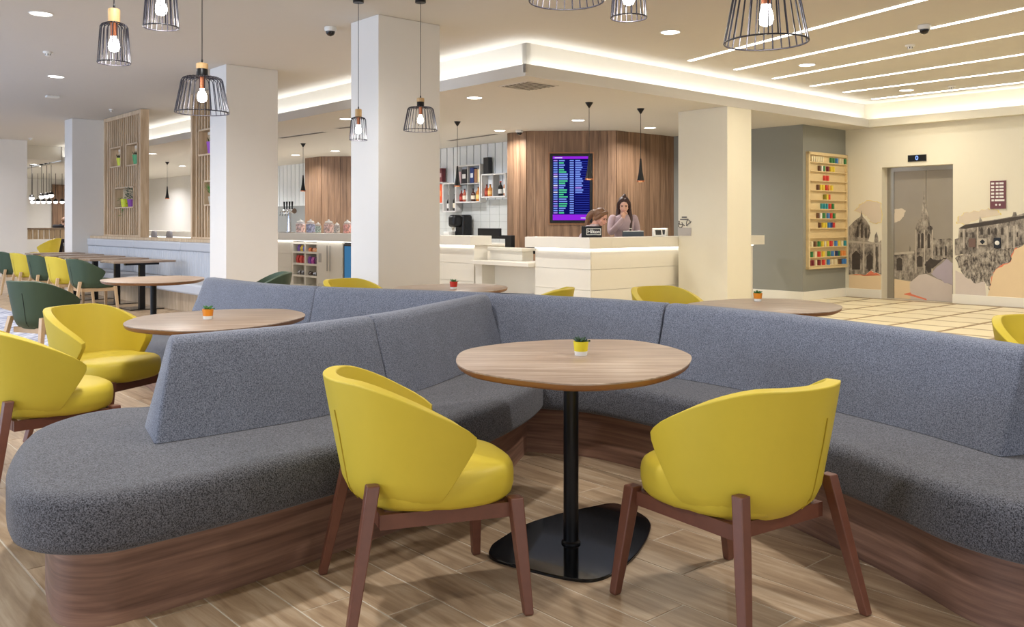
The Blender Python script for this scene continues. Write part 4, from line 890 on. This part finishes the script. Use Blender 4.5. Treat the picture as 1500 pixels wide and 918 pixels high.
for x0, x1, y0, y1 in ((30,74,612,715),(108,142,628,712),(56,66,480,540),(78,88,470,545),(100,110,490,545),(160,168,590,700)):
    decal([(x0, y1), (x0, y0 + (x1-x0)*.5), ((x0+x1)/2, y0), (x1, y0 + (x1-x0)*.5), (x1, y1)], UW, .0042, M_STONED, MU, 'arched_window')
for x in (92, 150, 178): decal([(x-4,735),(x-4,565),(x+5,565),(x+5,735)], UW, .0046, M_STONEL, MU, 'buttress')
decal([(12,560),(116,566),(188,572),(188,580),(116,576),(12,570)], UW, .0046, M_STONEL, MU, 'cornice')
# castle on the right
halo([(597,468),(602,432),(640,408),(700,402),(760,386),(812,396),(830,422),(720,440),(640,472)], UW, .002, M_TAUPE, M_YLINE, 'cloud_shape', 5, 2)
decal([(586,720),(640,745),(690,780),(745,780),(752,888),(586,866)], UW, .0021, M_LILAC, MU, 'lilac_shape')
decal([(1100,540),(955,575),(900,606),(880,674),(800,715),(776,756),(768,826),(750,886),(955,912),(1100,930)], UW, .0022, M_PEACH, MU, 'peach_shape')
rock = [(584,655),(640,620),(700,632),(760,600),(850,596),(955,560),(1100,520),(1100,548),(955,578),(902,606),(882,672),(802,714),(778,754),(772,826),(752,800),(742,778),(690,788),(640,756),(602,704)]
decal([(p[0] + 1, p[1] + 2.5) for p in jag(rock[8:14], 4, 9)[:-5]] + [(795, 700), (890, 600)], UW, .0026, M_RLINE, MU, 'coral_edge'); decal(jag(rock, 6, 4), UW, .0032, M_CRAG, MU, 'crag_print')
cas = [(583,640),(583,552),(602,546),(605,492),(640,472),(712,466),(718,428),(732,456),(860,436),(892,430),(898,406),(912,406),(918,424),(955,412),(1100,380),(1100,560),(955,580),(850,606),(760,606),(700,640),(640,628)]
decal(cas, UW, .0040, M_STONE, MU, 'castle_print')
decal([(606,494),(640,474),(860,440),(955,424),(1100,392),(1100,404),(955,440),(860,462),(640,496)], UW, .0050, M_STONED, MU, 'roof_print')
for x in (728, 766, 803, 838): decal([(x-7,528),(x-7,498),(x,486),(x+7,498),(x+7,528)], UW, .0050, M_STONED, MU, 'arched_window')
for x in (618, 648, 682, 880, 920): decal([(x-4,540),(x-4,515),(x+4,515),(x+4,540)], UW, .0050, M_STONED, MU, 'slit_window')
for x in (632, 706, 866, 902): decal([(x-4,600),(x-4,480),(x+4,480),(x+4,600)], UW, .0048, M_STONEL, MU, 'buttress')
# the lift doors in their recess, with the rest of the print on them
UD = 15.02
M_DOOR = mat('printed_steel_sky', C(156, 148, 136), .32, .25, var=.10, scale=2.5)
v0, v1, vm = on_u(1310, 400, UD)[0], 5.95, on_u(1356.5, 400, UD)[0]
D1 = struct(ubox(UD, UD + .05, vm + .003, v0, 0, 2.22).build('door_1', M_DOOR)); D2 = struct(ubox(UD, UD + .05, v1, vm - .003, 0, 2.22).build('door_2', M_DOOR))
struct(ubox(15.0, 15.11, v0, 7.19, 0, 2.25).build('trim_4', M_STEEL)); struct(ubox(15.0, 15.11, 6.0, v0, 2.18, 2.25).build('trim_5', M_STEEL)); struct(ubox(14.99, 15.12, 5.99, 7.19, -.02, .004).build('trim_6', M_STEEL))
def dd(pts, th, m, name): 
    """door print: split over the two leaves at the joint"""
    def clip(P, keep):
        out = []; X = 429
        for i in range(len(P)):
            a, b = P[i], P[(i+1) % len(P)]; ia, ib = keep(a[0]), keep(b[0])
            if ia: out.append(a)
            if ia != ib: t = (X - a[0]) / (b[0] - a[0]); out.append((X, a[1] + (b[1] - a[1]) * t))
        return out
    for D, kp in ((D1, lambda x: x < 429), (D2, lambda x: x >= 429)):
        q = clip(pts, kp)
        if len(q) > 2: decal(q, UD - .0005, th, m, D, name)
dd(jag([(258,392),(300,386),(318,398),(308,432),(290,450),(258,464)], 3, 7), .002, M_TAUPE, 'cloud_shape')
dd([(258,765),(350,780),(428,742),(428,890),(258,880)], .002, M_PEACH, 'peach_shape'); dd([(340,790),(360,748),(428,738),(500,770),(570,800),(570,900),(345,885)], .0025, M_LILAC, 'lilac_shape')
dd(jag([(455,735),(540,655),(572,680),(572,800),(520,780)], 4, 8), .003, M_LAV, 'lavender_shape')
dd([(416,292),(424,330),(434,400),(446,442),(448,478),(462,484),(466,545),(490,552),(560,548),(574,560),(574,660),(540,656),(470,700),(440,735),(392,742),(350,778),(320,766),(290,770),(258,762),(258,625),(338,620),(341,580),(348,618),(370,610),(370,500),(384,452),(400,440),(408,380)], .004, M_STONE, 'church_print')
for x0, x1, y0, y1 in ((384,396,520,600),(402,416,516,600),(436,450,520,600),(270,300,650,720),(380,410,640,700),(480,490,590,640),(505,515,590,640),(530,540,585,640)): dd([(x0, y1), (x0, y0 + 8), ((x0+x1)/2, y0), (x1, y0 + 8), (x1, y1)], .005, M_STONED, 'arched_window')
for x in (374, 420, 462): dd([(x-3,735),(x-3,500),(x+3,500),(x+3,735)], .0052, M_STONEL, 'buttress')
dd([(258,624),(365,616),(365,628),(258,636)], .0052, M_STONEL, 'cornice'); dd(jag([(420,690),(450,650),(500,665),(540,650),(470,702),(440,735)], 6, 12), .0054, M_STONED, 'foliage_print')
dd([(310,845),(345,838),(350,846),(430,872),(432,880),(345,856),(312,850)], .003, M_RLINE, 'coral_line')
# floor indicator, floor plan sign, call plates
def plate(name, label, cat, px0, py0, px1, py1, m, th=.02):
    va, za = on_u(px0, py0, 14.79); vb, zb_ = on_u(px1, py1, 14.79); t = thing(name, label, cat, W(14.799, (va + vb) / 2, (za + zb_) / 2), TH); w_, h_ = abs(va - vb) / 2, abs(za - zb_) / 2
    MB().box((-th, -w_, -h_), (0, w_, h_)).build('plate', m, t, bevel=.003); return t, w_, h_, th
t, w_, h_, th = plate('floor_indicator', 'black floor indicator with a blue digit above the lift doors', 'display', 1330, 227.5, 1357, 235.5, M_BLACK)
text('0', .10, (-th - .001, 0, 0), (PI / 2, 0, -PI / 2), emit('blue_digit', (.25, .4, 1, 1), 2.0), t, 'digit', .001)
t, w_, h_, th = plate('floor_plan_sign', 'maroon sign with rows of small white print on the wall right of the lift', 'sign', 1450.5, 265, 1473.5, 305.5, mat('maroon_sign', C(104, 52, 58), .4), .02)
for i in range(6):
    z = h_ * (.82 - .24 * i)
    for a, b in ((-.85, -.45), (-.25, .1), (.2, .75)) if i < 5 else ((-.8, -.5), (-.4, .85)): MB().box((-th - .0012, -w_ * b, z - .018), (-th - .0002, -w_ * a, z + .012)).build('print_line', M_PLASTIC, t)
for s in (-.25, .2): MB().ball((-th, w_ * s, -h_ * .72), .016, 10, 6, (.1, 1, 1)).build('pictogram', M_PLASTIC, t)
t, w_, h_, th = plate('brown_plate', 'brown square plate among the castle print, right of the lift', 'sign', 1419, 349, 1429, 362, mat('brown_plate', C(112, 88, 78), .5))
t, w_, h_, th = plate('lift_notice', 'pale notice with a dark diamond on the castle print', 'sign', 1433, 349, 1446, 359, M_STONEL); m = MB(); m.add([(-th - .001, -w_ * .6, 0), (-th - .001, 0, h_ * .8), (-th - .001, w_ * .6, 0), (-th - .001, 0, -h_ * .8), (-th, -w_ * .6, 0), (-th, 0, h_ * .8), (-th, w_ * .6, 0), (-th, 0, -h_ * .8)], [(0, 1, 2, 3), (7, 6, 5, 4), (0, 4, 5, 1), (1, 5, 6, 2), (2, 6, 7, 3), (3, 7, 4, 0)]); m.build('diamond', M_BLACK, t)
t, w_, h_, th = plate('lift_call_panel', 'black lift call panel with a pale round button on the castle print', 'switch', 1456, 348, 1466, 363.5, M_BLACK); MB().ball((-th, 0, 0), .035, 14, 8, (.2, 1, 1)).build('button', M_PLASTIC, t)

# ------------------------------------------------------------------ rack of coloured blocks on the grey wall
U0, zt = on_v(1184.5, 221.5, 7.80); U1 = 14.775; zb = on_v(1187, 394.5, 7.80)[1]
M_RACK = mat('pale_plywood', C(222, 198, 150), .55, var=.05, scale=14)
RK = thing('block_rack', 'pale plywood wall rack with twelve rows of coloured blocks beside the lift', 'shelf', W(U0, 7.85, zb), TH); Lx, H = U1 - U0, zt - zb
MB().box((.0, -.016, 0), (Lx, 0, H)).build('back_panel', M_RACK, RK)
for a, b in (((0, -.055, 0), (.045, -.016, H)), ((Lx - .03, -.055, 0), (Lx, -.016, H)), ((0, -.055, H - .05), (Lx, -.016, H)), ((0, -.055, 0), (Lx, -.016, .04))): MB().box(a, b).build('frame_board', M_RACK, RK, bevel=.002)
c8 = lambda x, y: (1180 + x / 4.9625, 215 + y / 4.9625)
BC = {'cream': (232, 218, 180), 'green': (60, 130, 74), 'blue': (70, 130, 196), 'brown': (104, 74, 54), 'white': (236, 232, 222), 'maroon': (124, 40, 52), 'yellow': (232, 206, 70), 'red': (214, 66, 58), 'orange': (232, 150, 80), 'olive': (140, 130, 40), 'teal': (50, 150, 160), 'navy': (40, 60, 110)}
ROWS = [(118, 'cream65 cream80 cream95 cream110 cream125 cream140 green205 green220 blue245 cream268 cream285 green316'), (182, 'brown120 white135 green150 maroon180 yellow203 yellow220'), (250, 'red158 red178'),
        (318, 'brown110 yellow127 yellow148 red168 orange186 yellow208'), (385, 'olive158 yellow173 red188'), (452, 'teal138 teal155 teal172 red195 green216'), (520, 'brown110 white128 green152 blue183 red203 green225'),
        (588, 'brown123 yellow148 yellow165 blue188 navy203 red222'), (655, ''), (722, 'cream65 brown90 green118 yellow140 cream158 yellow176 red205 blue240 yellow262 cream284 teal308'),
        (795, 'green65 cream90 red118 yellow148 green188 blue215 navy245 green260 orange282 orange302'), (866, 'maroon58 maroon73 cream92 maroon118 red150 blue185 cream208 cream235 brown270 blue291 blue307')]
RN = 'first second third fourth fifth sixth seventh eighth ninth tenth eleventh bottom'.split(); blk = {}
import re
for i, (yb, s) in enumerate(ROWS):
    z = zt - H * (i + 1) / 12.18 ; z = max(on_v(*c8(190, yb), 7.80)[1], zb + .06)
    MB().box((.045, -.060, z - zb - .016), (Lx - .03, -.016, z - zb)).build('shelf', M_RACK, RK)
    seen = {}
    for w_ in s.split():
        cn, x = re.match(r'([a-z]+)(\d+)', w_).groups(); u_ = U0 + .080 + (min(307, int(x)) - 58) / 250 * (Lx - .145)
        if cn not in blk: blk[cn] = MB().box((-.024, -.018, 0), (.024, .018, .09)).mesh('block', mat('block_' + cn, C(*BC[cn]), .5))
        o = bpy.data.objects.new('block', blk[cn]); COL.objects.link(o); o.location = W(u_, 7.85 - .038, z + .0005); o.rotation_euler = (0, 0, TH)
        seen[cn] = seen.get(cn, 0) + 1; n = s.count(cn)
        pos = ['', 'leftmost ', 'second ', 'third ', 'fourth ', 'fifth ', 'sixth ', 'seventh ', 'eighth '][seen[cn]] if n > 1 else ''
        tag(o, f'{pos}{cn} block on the {RN[i]} row of the plywood wall rack', 'block', 'coloured blocks on the wall rack')

# ------------------------------------------------------------------ small ceiling fittings
def cctv(px, py, z, label):
    p = floor_at(px, py, z); t = thing('dome_camera', label, 'camera', p, 0, 'dome cameras')
    MB().lathe([(.062, 0), (.066, -.02), (.058, -.045)], 20).build('housing', M_PLASTIC, t, smooth=True); MB().ball((0, 0, -.045), .05, 16, 8).build('dome', mat('smoked_dome', C(30, 28, 28), .1), t, smooth=True)
cctv(484, 40, CEIL, 'dark dome camera on the ceiling left of the nearest column'); cctv(1354, 37, CEIL, 'dark dome camera on the ceiling by the strip lights')
cctv(760.5, 190.5, SOFF, 'dark dome camera on the soffit in front of the walnut cladding')
p = W(14.76, 7.45); cctv(1256, 190.5, SOFF, 'dark dome camera under the soffit in the corner above the block rack')
def detector(px, py, label, r=.055):
    t = thing('smoke_detector', label, 'detector', floor_at(px, py, CEIL), 0, 'smoke detectors')
    MB().lathe([(r, 0), (r * .95, -.018), (r * .8, -.022)], 20).build('base', M_PLASTIC, t, smooth=True); MB().lathe([(r * .55, -.022), (r * .55, -.045), (r * .4, -.052)], 16).build('sensor_head', M_PLASTIC, t, smooth=True)
    for a in range(6): MB().box((r * .50, -.004, -.042), (r * .57, .004, -.024)).build('vent_slot', M_BLACK, t).rotation_euler = (0, 0, a * PI / 3)
detector(70, 76, 'smoke detector at the upper left between two downlights'); detector(1333, 66, 'smoke detector between the second and third strip lights'); detector(1394, 126, 'smoke detector near the last strip light'); detector(163, 160, 'small smoke detector above the timber screen', .04); detector(45, 202, 'small smoke detector near the end of the left wall', .05)
p = floor_at(77, 140, CEIL); t = thing('ceiling_box', 'white rounded box on the ceiling at the left', 'light', p, TH); MB().box((-.10, -.06, -.035), (.10, .06, 0)).build('housing', M_PLASTIC, t, bevel=.012, seg=3); MB().box((-.07, -.04, -.037), (.07, .04, -.035)).build('lens', M_TRIM, t)  # plain white box on the ceiling, its use unknown
def vent(name, label, p, a, sx, sy, n):
    t = thing(name, label, 'vent', p, a); MB().box((-sx/2, -sy/2, -.004), (sx/2, sy/2, .004)).build('frame', M_CEIL, t); MB().box((-sx/2 + .03, -sy/2 + .03, -.0055), (sx/2 - .03, sy/2 - .03, -.0042)).build('dark_opening', mat('vent_dark', C(92, 86, 78), .8), t)
    for i in range(n): y = -sy/2 + .04 + (sy - .08) * (i + .5) / n; MB().box((-sx/2 + .03, y - .006, -.010), (sx/2 - .03, y + .006, -.0056)).build('blade', M_CEIL, t)
vent('square_vent', 'square ceiling vent over the bar near the coffer corner', floor_at(774, 126, SOFF - .001), TH, .52, .52, 6)
for a, b, l in (((1268, 149.5), (1412, 133.5), 'along the lift wall'),):
    pass
def slot(p0, p1, label, wd=.07):
    A_, B_ = floor_at(*p0, SOFF - .001), floor_at(*p1, SOFF - .001); d = B_ - A_; t = thing('slot_vent', label, 'vent', (A_ + B_) / 2, math.atan2(d.y, d.x), 'slot vents')
    L = d.length / 2; MB().box((-L, -wd, -.004), (L, wd, .004)).build('frame', M_CEIL, t); MB().box((-L + .02, -wd + .02, -.0056), (L - .02, wd - .02, -.0042)).build('dark_slot', mat('vent_dark', C(92, 86, 78), .8), t)
slot((657, 206), (728, 196), 'long dark slot vent over the bar wall shelves'); slot((410, 202), (476, 193), 'long dark slot vent between the second column and the bar'); slot((494, 188), (520, 185), 'short piece of dark slot vent behind the nearest column')

# ------------------------------------------------------------------ the far room at the left
t = thing('high_table', 'high communal table with slatted timber apron in the far room', 'table', W(6.6, 27.3, 0), TH)
MB().box((-2.4, -.45, 1.12), (2.4, .45, 1.17)).build('tabletop', M_TABLE, t, bevel=.003)
for i in range(34): MB().box((-2.35 + .138 * i, -.42, .86), (-2.35 + .138 * i + .12, -.40, 1.12)).build('slat', M_OAK, t)
for x in (-1.6, .55, 1.9): MB().box((x - .06, -.06, 0), (x + .06, .06, 1.12)).build('leg', M_BLACK, t)
pan = struct(ubox(8.9, 10.2, 35.9, 35.98, 0, 2.75).build('wall_far_cladding', M_PANEL)); pm_ = MB().box((-.07, -.02, 0), (.07, 0, 2.7)).mesh('wood_plank', M_PANEL)
for i in range(8): instance('wood_plank', pm_, pan, W(9.0 + .155 * i, 35.9), TH)
def globe(px, yr, yb, d, label):
    p = at_depth(px, yb, d); t = thing('globe_pendant', label, 'lamp', p, 0, 'globe pendants in the far room')
    MB().ball((0, 0, 0), .068, 14, 9).build('globe', emit('globe_glow', (1, .97, .95, 1), 4.0), t, smooth=True); MB().lathe([(.075, .02), (.06, .07), (.02, .10)], 14).build('cap', M_BLACK, t, smooth=True)
    H = 3.0 - p.z; MB().lathe([(.008, .09), (.008, H)], 6).build('cord', M_BLACK, t); MB().lathe([(.06, H - .03), (.06, H)], 16).build('ceiling_rose', M_BLACK, t, smooth=True)
for i, (px, yb) in enumerate([(46.5, 290), (61, 288), (68.5, 287), (75, 286)]): globe(px, 0, yb, 25.6 - .25 * i, f'globe pendant, {["first", "second", "third", "fourth"][i]} of the nearer row over the high table')
for i, px in enumerate([47.5, 55.5, 63.5, 72, 81.5, 91]): globe(px, 0, 295.5, 29.0, f'globe pendant, {["first", "second", "third", "fourth", "fifth", "last"][i]} of the farther lower row in the far room')
for px, py, l in ((49, 253, 'left'), (87, 250, 'right')):
    p = floor_at(px, 239 + (py - 250) * .5, 2.999); dup(first, p, 0, f'round recessed downlight in the far room ceiling, the {l} one'); lamp(p - Vector((0, 0, .02)), LAMP_POWER * 1.5, (1, .95, .9))

# ------------------------------------------------------------------ people
M_SKIN = mat('skin', C(222, 178, 156), .55, var=.04, scale=30); M_SKIN2 = mat('skin_rosy', C(214, 160, 140), .55, var=.05, scale=30)
M_HAIRD = mat('dark_brown_hair', C(58, 34, 30), .5, var=.35, scale=60); M_HAIRL = mat('light_brown_hair', C(112, 78, 54), .5, var=.35, scale=60)
M_LILACW = mat('lilac_wool', C(178, 158, 164), .9, var=.10, scale=40, bump=.2, bscale=160); M_LILACW2 = mat('pale_lilac_wool', C(194, 178, 184), .9, var=.08, scale=40, bump=.2, bscale=160)
M_TROU = mat('dark_trousers', C(40, 38, 46), .85); M_SHOE = mat('black_shoe', C(20, 20, 22), .4); M_EYE = mat('eye_dark', C(44, 30, 26), .2); M_LIP = mat('lip_rose', C(176, 96, 92), .5)
def fuse(m, name, mt, parent, voxel=.008, smooth=6):
    """one continuous surface out of the overlapping limbs"""
    o = m.build(name, mt, parent, smooth=True, angle=180)
    r = o.modifiers.new('remesh', 'REMESH'); r.mode = 'VOXEL'; r.voxel_size = voxel; r.use_smooth_shade = True
    s = o.modifiers.new('smooth', 'SMOOTH'); s.factor = .5; s.iterations = smooth; return o
def torso(m, rows, n=20):
    m.rings([[(c_[0] + rx * math.cos(2 * PI * i / n), c_[1] + ry * math.sin(2 * PI * i / n), c_[2]) for i in range(n)] for c_, rx, ry in rows])
def limb(m, pts, rs):
    P = catmull(pts, 4); n = len(P) - 1; k = len(rs) - 1
    m.tube(P, [rs[min(k - 1, int(i / n * k))] + (rs[min(k, int(i / n * k) + 1)] - rs[min(k - 1, int(i / n * k))]) * (i / n * k - min(k - 1, int(i / n * k))) for i in range(n + 1)], 12)
    for p, r in ((pts[0], rs[0]), (pts[-1], rs[-1])): m.ball(p, r * .98, 12, 8)
def hand(m, wrist, fwd, up, side, curl=.5, s=1.0):
    """palm, four unequal bent fingers and a thumb leaving the side of the palm"""
    f, u_ = Vector(fwd).normalized(), Vector(up).normalized(); r = f.cross(u_).normalized() * side; u_ = r.cross(f) * side; w_ = Vector(wrist)
    for k_ in (.0, .03, .06): m.ball(w_ + f * (.02 + k_) * s, .026 * s, 12, 8, (1, 1, 1)); 
    for k_ in (-.018, .018): m.tube([w_ + f * .02 * s + r * k_ * s, w_ + f * .085 * s + r * k_ * 1.25 * s], .014 * s, 10)
    for i, L in enumerate((.066, .076, .070, .055)):
        o = w_ + f * .088 * s + r * (.030 - .020 * i) * s; d = f.copy(); p = [o]; a = 0
        for q in range(3):
            a += curl * (.6 if q == 0 else .9); d = (f * math.cos(a) - u_ * math.sin(a)); p.append(p[-1] + d * L * (.45, .32, .23)[q] * s)
        m.tube(p, [.0098 * s, .0092 * s, .0085 * s, .007 * s], 10); m.ball(p[-1], .007 * s, 8, 6)
    b = w_ + f * .035 * s + r * .026 * s; p = [b, b + (f * .4 + r * .8 - u_ * .2).normalized() * .03 * s, b + (f * .4 + r * .8 - u_ * .2).normalized() * .03 * s + (f * .8 + r * .3 - u_ * .4).normalized() * .03 * s]
    m.tube(p, [.013 * s, .011 * s, .009 * s], 10); m.ball(p[-1], .009 * s, 8, 6)
def head_xf(c_, yaw, pitch, roll=0): return Matrix.Translation(Vector(c_)) @ Matrix.Rotation(yaw, 4, 'Z') @ Matrix.Rotation(pitch, 4, 'X') @ Matrix.Rotation(roll, 4, 'Y')
def add_head(m, X):
    """skull, cheeks, jaw, nose, brow and ears; the face looks along local -Y"""
    def B(c_, r, sc): h = MB().ball((0, 0, 0), r, 18, 12, sc); m.add([X @ (Vector(c_) + Vector(v)) for v in h.v], h.f)
    B((0, .012, .025), .098, (.80, 1.0, .98)); B((0, -.030, -.035), .068, (.90, .90, 1.0)); B((0, -.050, -.078), .036, (.95, .85, .75)); B((0, -.058, .028), .05, (1.05, .6, .5))
    for s in (-1, 1): B((s * .036, -.062, -.028), .03, (1, .7, .9)); B((s * .079, .012, -.005), .022, (.4, .8, 1.3))
    h = MB().tube([(0, -.086, .018), (0, -.100, -.008), (0, -.112, -.026), (0, -.098, -.034)], [.008, .010, .014, .012], 10); m.add([X @ Vector(v) for v in h.v], h.f)
    B((0, -.093, -.058), .020, (1.1, .5, .45))
def face_parts(X, parent, sc=1.0):
    for s in (-1, 1):
        p = X @ Vector((s * .031, -.0815, .006)); MB().ball(p, .0085, 10, 7).build('eye', M_EYE, parent, smooth=True)
        h = MB().tube([(s * .014, -.092, .026), (s * .033, -.092, .031), (s * .050, -.080, .026)], [.003, .004, .0025], 6); MB().add([X @ Vector(v) for v in h.v], h.f).build('eyebrow', M_HAIRD, parent)
    h = MB().tube([(-.022, -.096, -.056), (0, -.106, -.057), (.022, -.096, -.056)], [.003, .006, .003], 8); MB().add([X @ Vector(v) for v in h.v], h.f).build('mouth', M_LIP, parent, smooth=True)
def legs(m, hips, knees, ankles, g=0.0):
    for h_, k_, a_ in zip(hips, knees, ankles): limb(m, [h_, tuple((Vector(h_) + Vector(k_)) / 2), k_, tuple((Vector(k_) + Vector(a_)) / 2 + Vector((0, .01, 0))), a_], [.088 + g, .078 + g, .056 + g, .055 + g, .038 + g])
def shoes(par, ankles):
    for a in ankles: MB().rings([[(a[0] + .043 * k_ * math.cos(t_), a[1] - .06 + .125 * k_ * math.sin(t_), z_) for t_ in [2 * PI * i / 16 for i in range(16)]] for z_, k_ in ((0, .95), (.02, 1), (.05, .9), (.085, .55))]).build('shoe', M_SHOE, par, smooth=True)
def woman(label, loc, yaw, tr, head, arms, lg, skin, top, hair, hair_fn):
    t = thing('person', label, 'person', loc, yaw); X = head_xf(*head)
    b = MB(); torso(b, [(c_, rx - .012, ry - .012) for c_, rx, ry in tr]); nk = tr[-1][0]
    limb(b, [nk, tuple((Vector(nk) + X @ Vector((0, .02, -.06))) / 2), tuple(X @ Vector((0, .02, -.05)))], [.052, .046, .048])
    add_head(b, X); legs(b, *lg)
    for a in arms: limb(b, a['p'], [.050, .042, .036, .032, .024]); hand(b, *a['h'])
    body = fuse(b, 'body', skin, t, .0065, 3); face_parts(X, t)
    c_ = MB(); torso(c_, tr)
    for a in arms: limb(c_, a['p'], [.066, .056, .049, .046, .036])
    fuse(c_, 'cardigan', top, t, .010, 4)
    d = MB(); legs(d, *lg, g=.012); torso(d, [((0 + lg[0][0][0] * 0 + tr[0][0][0], tr[0][0][1], tr[0][0][2] - .10), .155, .12), ((tr[0][0][0], tr[0][0][1], tr[0][0][2] + .03), .150, .112)]); fuse(d, 'trousers', M_TROU, t, .012, 3)
    shoes(t, lg[2]); hm = MB(); hair_fn(hm, X); fuse(hm, 'hair', hair, t, .008, 2); return t
def hair_cap(m, X):
    h = MB().ball((0, .026, .036), .107, 20, 13, (.83, .98, .97)); m.add([X @ Vector(v) for v in h.v], h.f)
def lock(m, X, pts, rs): limb(m, [tuple(X @ Vector(p)) for p in pts], rs)
def long_hair(m, X):
    hair_cap(m, X)
    for s in (-1, 1):
        lock(m, X, [(s * .03, -.045, .112), (s * .080, -.03, .05), (s * .088, -.008, -.04)], [.018, .024, .024]); lock(m, X, [(s * .080, .015, .02), (s * .086, .01, -.09), (s * .098, -.06, -.20), (s * .092, -.125, -.29), (s * .085, -.175, -.40)], [.028, .034, .038, .032, .014])
        lock(m, X, [(s * .055, .06, .0), (s * .07, .06, -.12), (s * .08, .05, -.26)], [.045, .042, .026])
    lock(m, X, [(0, .10, .0), (0, .105, -.12), (0, .10, -.27)], [.06, .08, .05]); lock(m, X, [(.0, .02, .125), (.008, .03, .138), (.012, .045, .150)], [.032, .030, .022])
def tied_hair(m, X):
    hair_cap(m, X)
    for s in (-1, 1): lock(m, X, [(s * .03, -.05, .11), (s * .084, -.028, .05), (s * .092, .02, -.03)], [.018, .026, .03])
    lock(m, X, [(0, .10, .03), (-.01, .15, .0), (-.03, .17, -.10), (-.05, .13, -.22)], [.045, .05, .045, .018]); lock(m, X, [(.07, .04, -.03), (.085, .02, -.10), (.08, -.01, -.17)], [.03, .022, .008])
STAND = ([(-.085, .02, .92), (.085, .02, .92)], [(-.09, .0, .50), (.09, .0, .50)], [(-.095, .04, .09), (.095, .04, .09)])
wa = woman('woman standing behind the desk with long dark hair, lilac cardigan, hand at her mouth', (1.70, 13.52, 0), math.radians(6),
      [((0, .02, .90), .150, .110), ((0, .0, 1.05), .130, .098), ((0, -.02, 1.20), .150, .112), ((0, -.02, 1.32), .168, .105), ((0, -.015, 1.385), .140, .085), ((0, -.01, 1.43), .075, .065)],
      ((.0, -.05, 1.565), math.radians(-12), math.radians(20)),
      [dict(p=[(-.165, -.01, 1.36), (-.205, -.06, 1.26), (-.215, -.13, 1.155), (-.145, -.22, 1.25), (-.068, -.228, 1.345)], h=((-.065, -.228, 1.352), (.35, .25, .8), (-.5, .8, .1), 1, 1.0)),
       dict(p=[(.165, -.01, 1.36), (.205, .0, 1.25), (.225, .0, 1.12), (.215, -.07, 1.04), (.19, -.13, .965)], h=((.188, -.14, .955), (-.1, -.9, -.35), (0, -.3, 1), -1, .35))],
      STAND, M_SKIN, M_LILACW, M_HAIRD, long_hair)
MB().box((.055, -.150, 1.205), (.105, -.146, 1.217)).build('name_badge', M_PLASTIC, wa, bevel=.001)
LEAN = ([(-.085, .0, .90), (.085, .0, .90)], [(-.09, -.03, .49), (.09, -.03, .49)], [(-.095, .03, .09), (.095, .03, .09)])
woman('woman leaning over the desk in profile with tied light brown hair and lilac top', (1.02, 13.05, 0), math.radians(68),
      [((0, .0, .88), .150, .110), ((0, -.04, 1.0), .135, .105), ((0, -.10, 1.11), .152, .118), ((0, -.16, 1.20), .165, .105), ((0, -.19, 1.245), .135, .085), ((0, -.215, 1.28), .072, .065)],
      ((0, -.30, 1.375), math.radians(-14), math.radians(26)),
      [dict(p=[(-.165, -.16, 1.20), (-.20, -.20, 1.09), (-.20, -.22, .97), (-.15, -.27, .92), (-.09, -.33, .89)], h=((-.088, -.335, .888), (.2, -.95, -.1), (0, -.1, 1), 1, .4)),
       dict(p=[(.165, -.16, 1.20), (.20, -.20, 1.09), (.20, -.22, .98), (.16, -.27, .93), (.12, -.33, .89)], h=((.118, -.335, .888), (-.1, -.95, -.1), (0, -.1, 1), -1, .5))],
      LEAN, M_SKIN2, M_LILACW2, M_HAIRL, tied_hair)
# a guest bowed over the high table in the far room
SIT = ([(-.09, .10, .86), (.09, .10, .86)], [(-.11, -.32, .80), (.11, -.32, .80)], [(-.11, -.30, .40), (.11, -.30, .40)])
SITP = W(7.25, 28.25)
woman('person in dark clothes bowed over the high table in the far room', SITP, TH,
      [((0, .10, .84), .160, .120), ((0, .04, .98), .150, .118), ((0, -.05, 1.10), .172, .118), ((0, -.11, 1.20), .185, .105), ((0, -.15, 1.25), .145, .09), ((0, -.19, 1.285), .075, .068)],
      ((0, -.30, 1.335), math.radians(25), math.radians(42)),
      [dict(p=[(-.18, -.12, 1.21), (-.24, -.20, 1.215), (-.26, -.34, 1.215), (-.18, -.46, 1.215), (-.08, -.52, 1.215)], h=((-.07, -.525, 1.215), (.95, -.2, .05), (0, 0, 1), 1, .3)),
       dict(p=[(.18, -.12, 1.21), (.24, -.20, 1.215), (.26, -.34, 1.215), (.18, -.46, 1.215), (.08, -.50, 1.215)], h=((.07, -.50, 1.215), (-.95, -.2, .05), (0, 0, 1), -1, .3))],
      SIT, M_SKIN, mat('black_jumper', C(30, 30, 38), .9), M_HAIRL, hair_cap)
st = thing('bar_stool', 'high stool under the bowed person in the far room', 'stool', SITP + Vector((CU * 0 - SU * .12, SU * 0 + CU * .12, 0)), TH)
st.scale = (1, 1, .92); MB().lathe([(.17, .70), (.19, .72), (.19, .75), (.17, .765)], 20).build('seat', M_BENCH, st, smooth=True)
for a in (45, 135, 225, 315): MB().tube([(.21 * math.cos(math.radians(a)), .21 * math.sin(math.radians(a)), 0), (.13 * math.cos(math.radians(a)), .13 * math.sin(math.radians(a)), .71)], .014, 8).build('leg', M_BLACK, st, smooth=True)
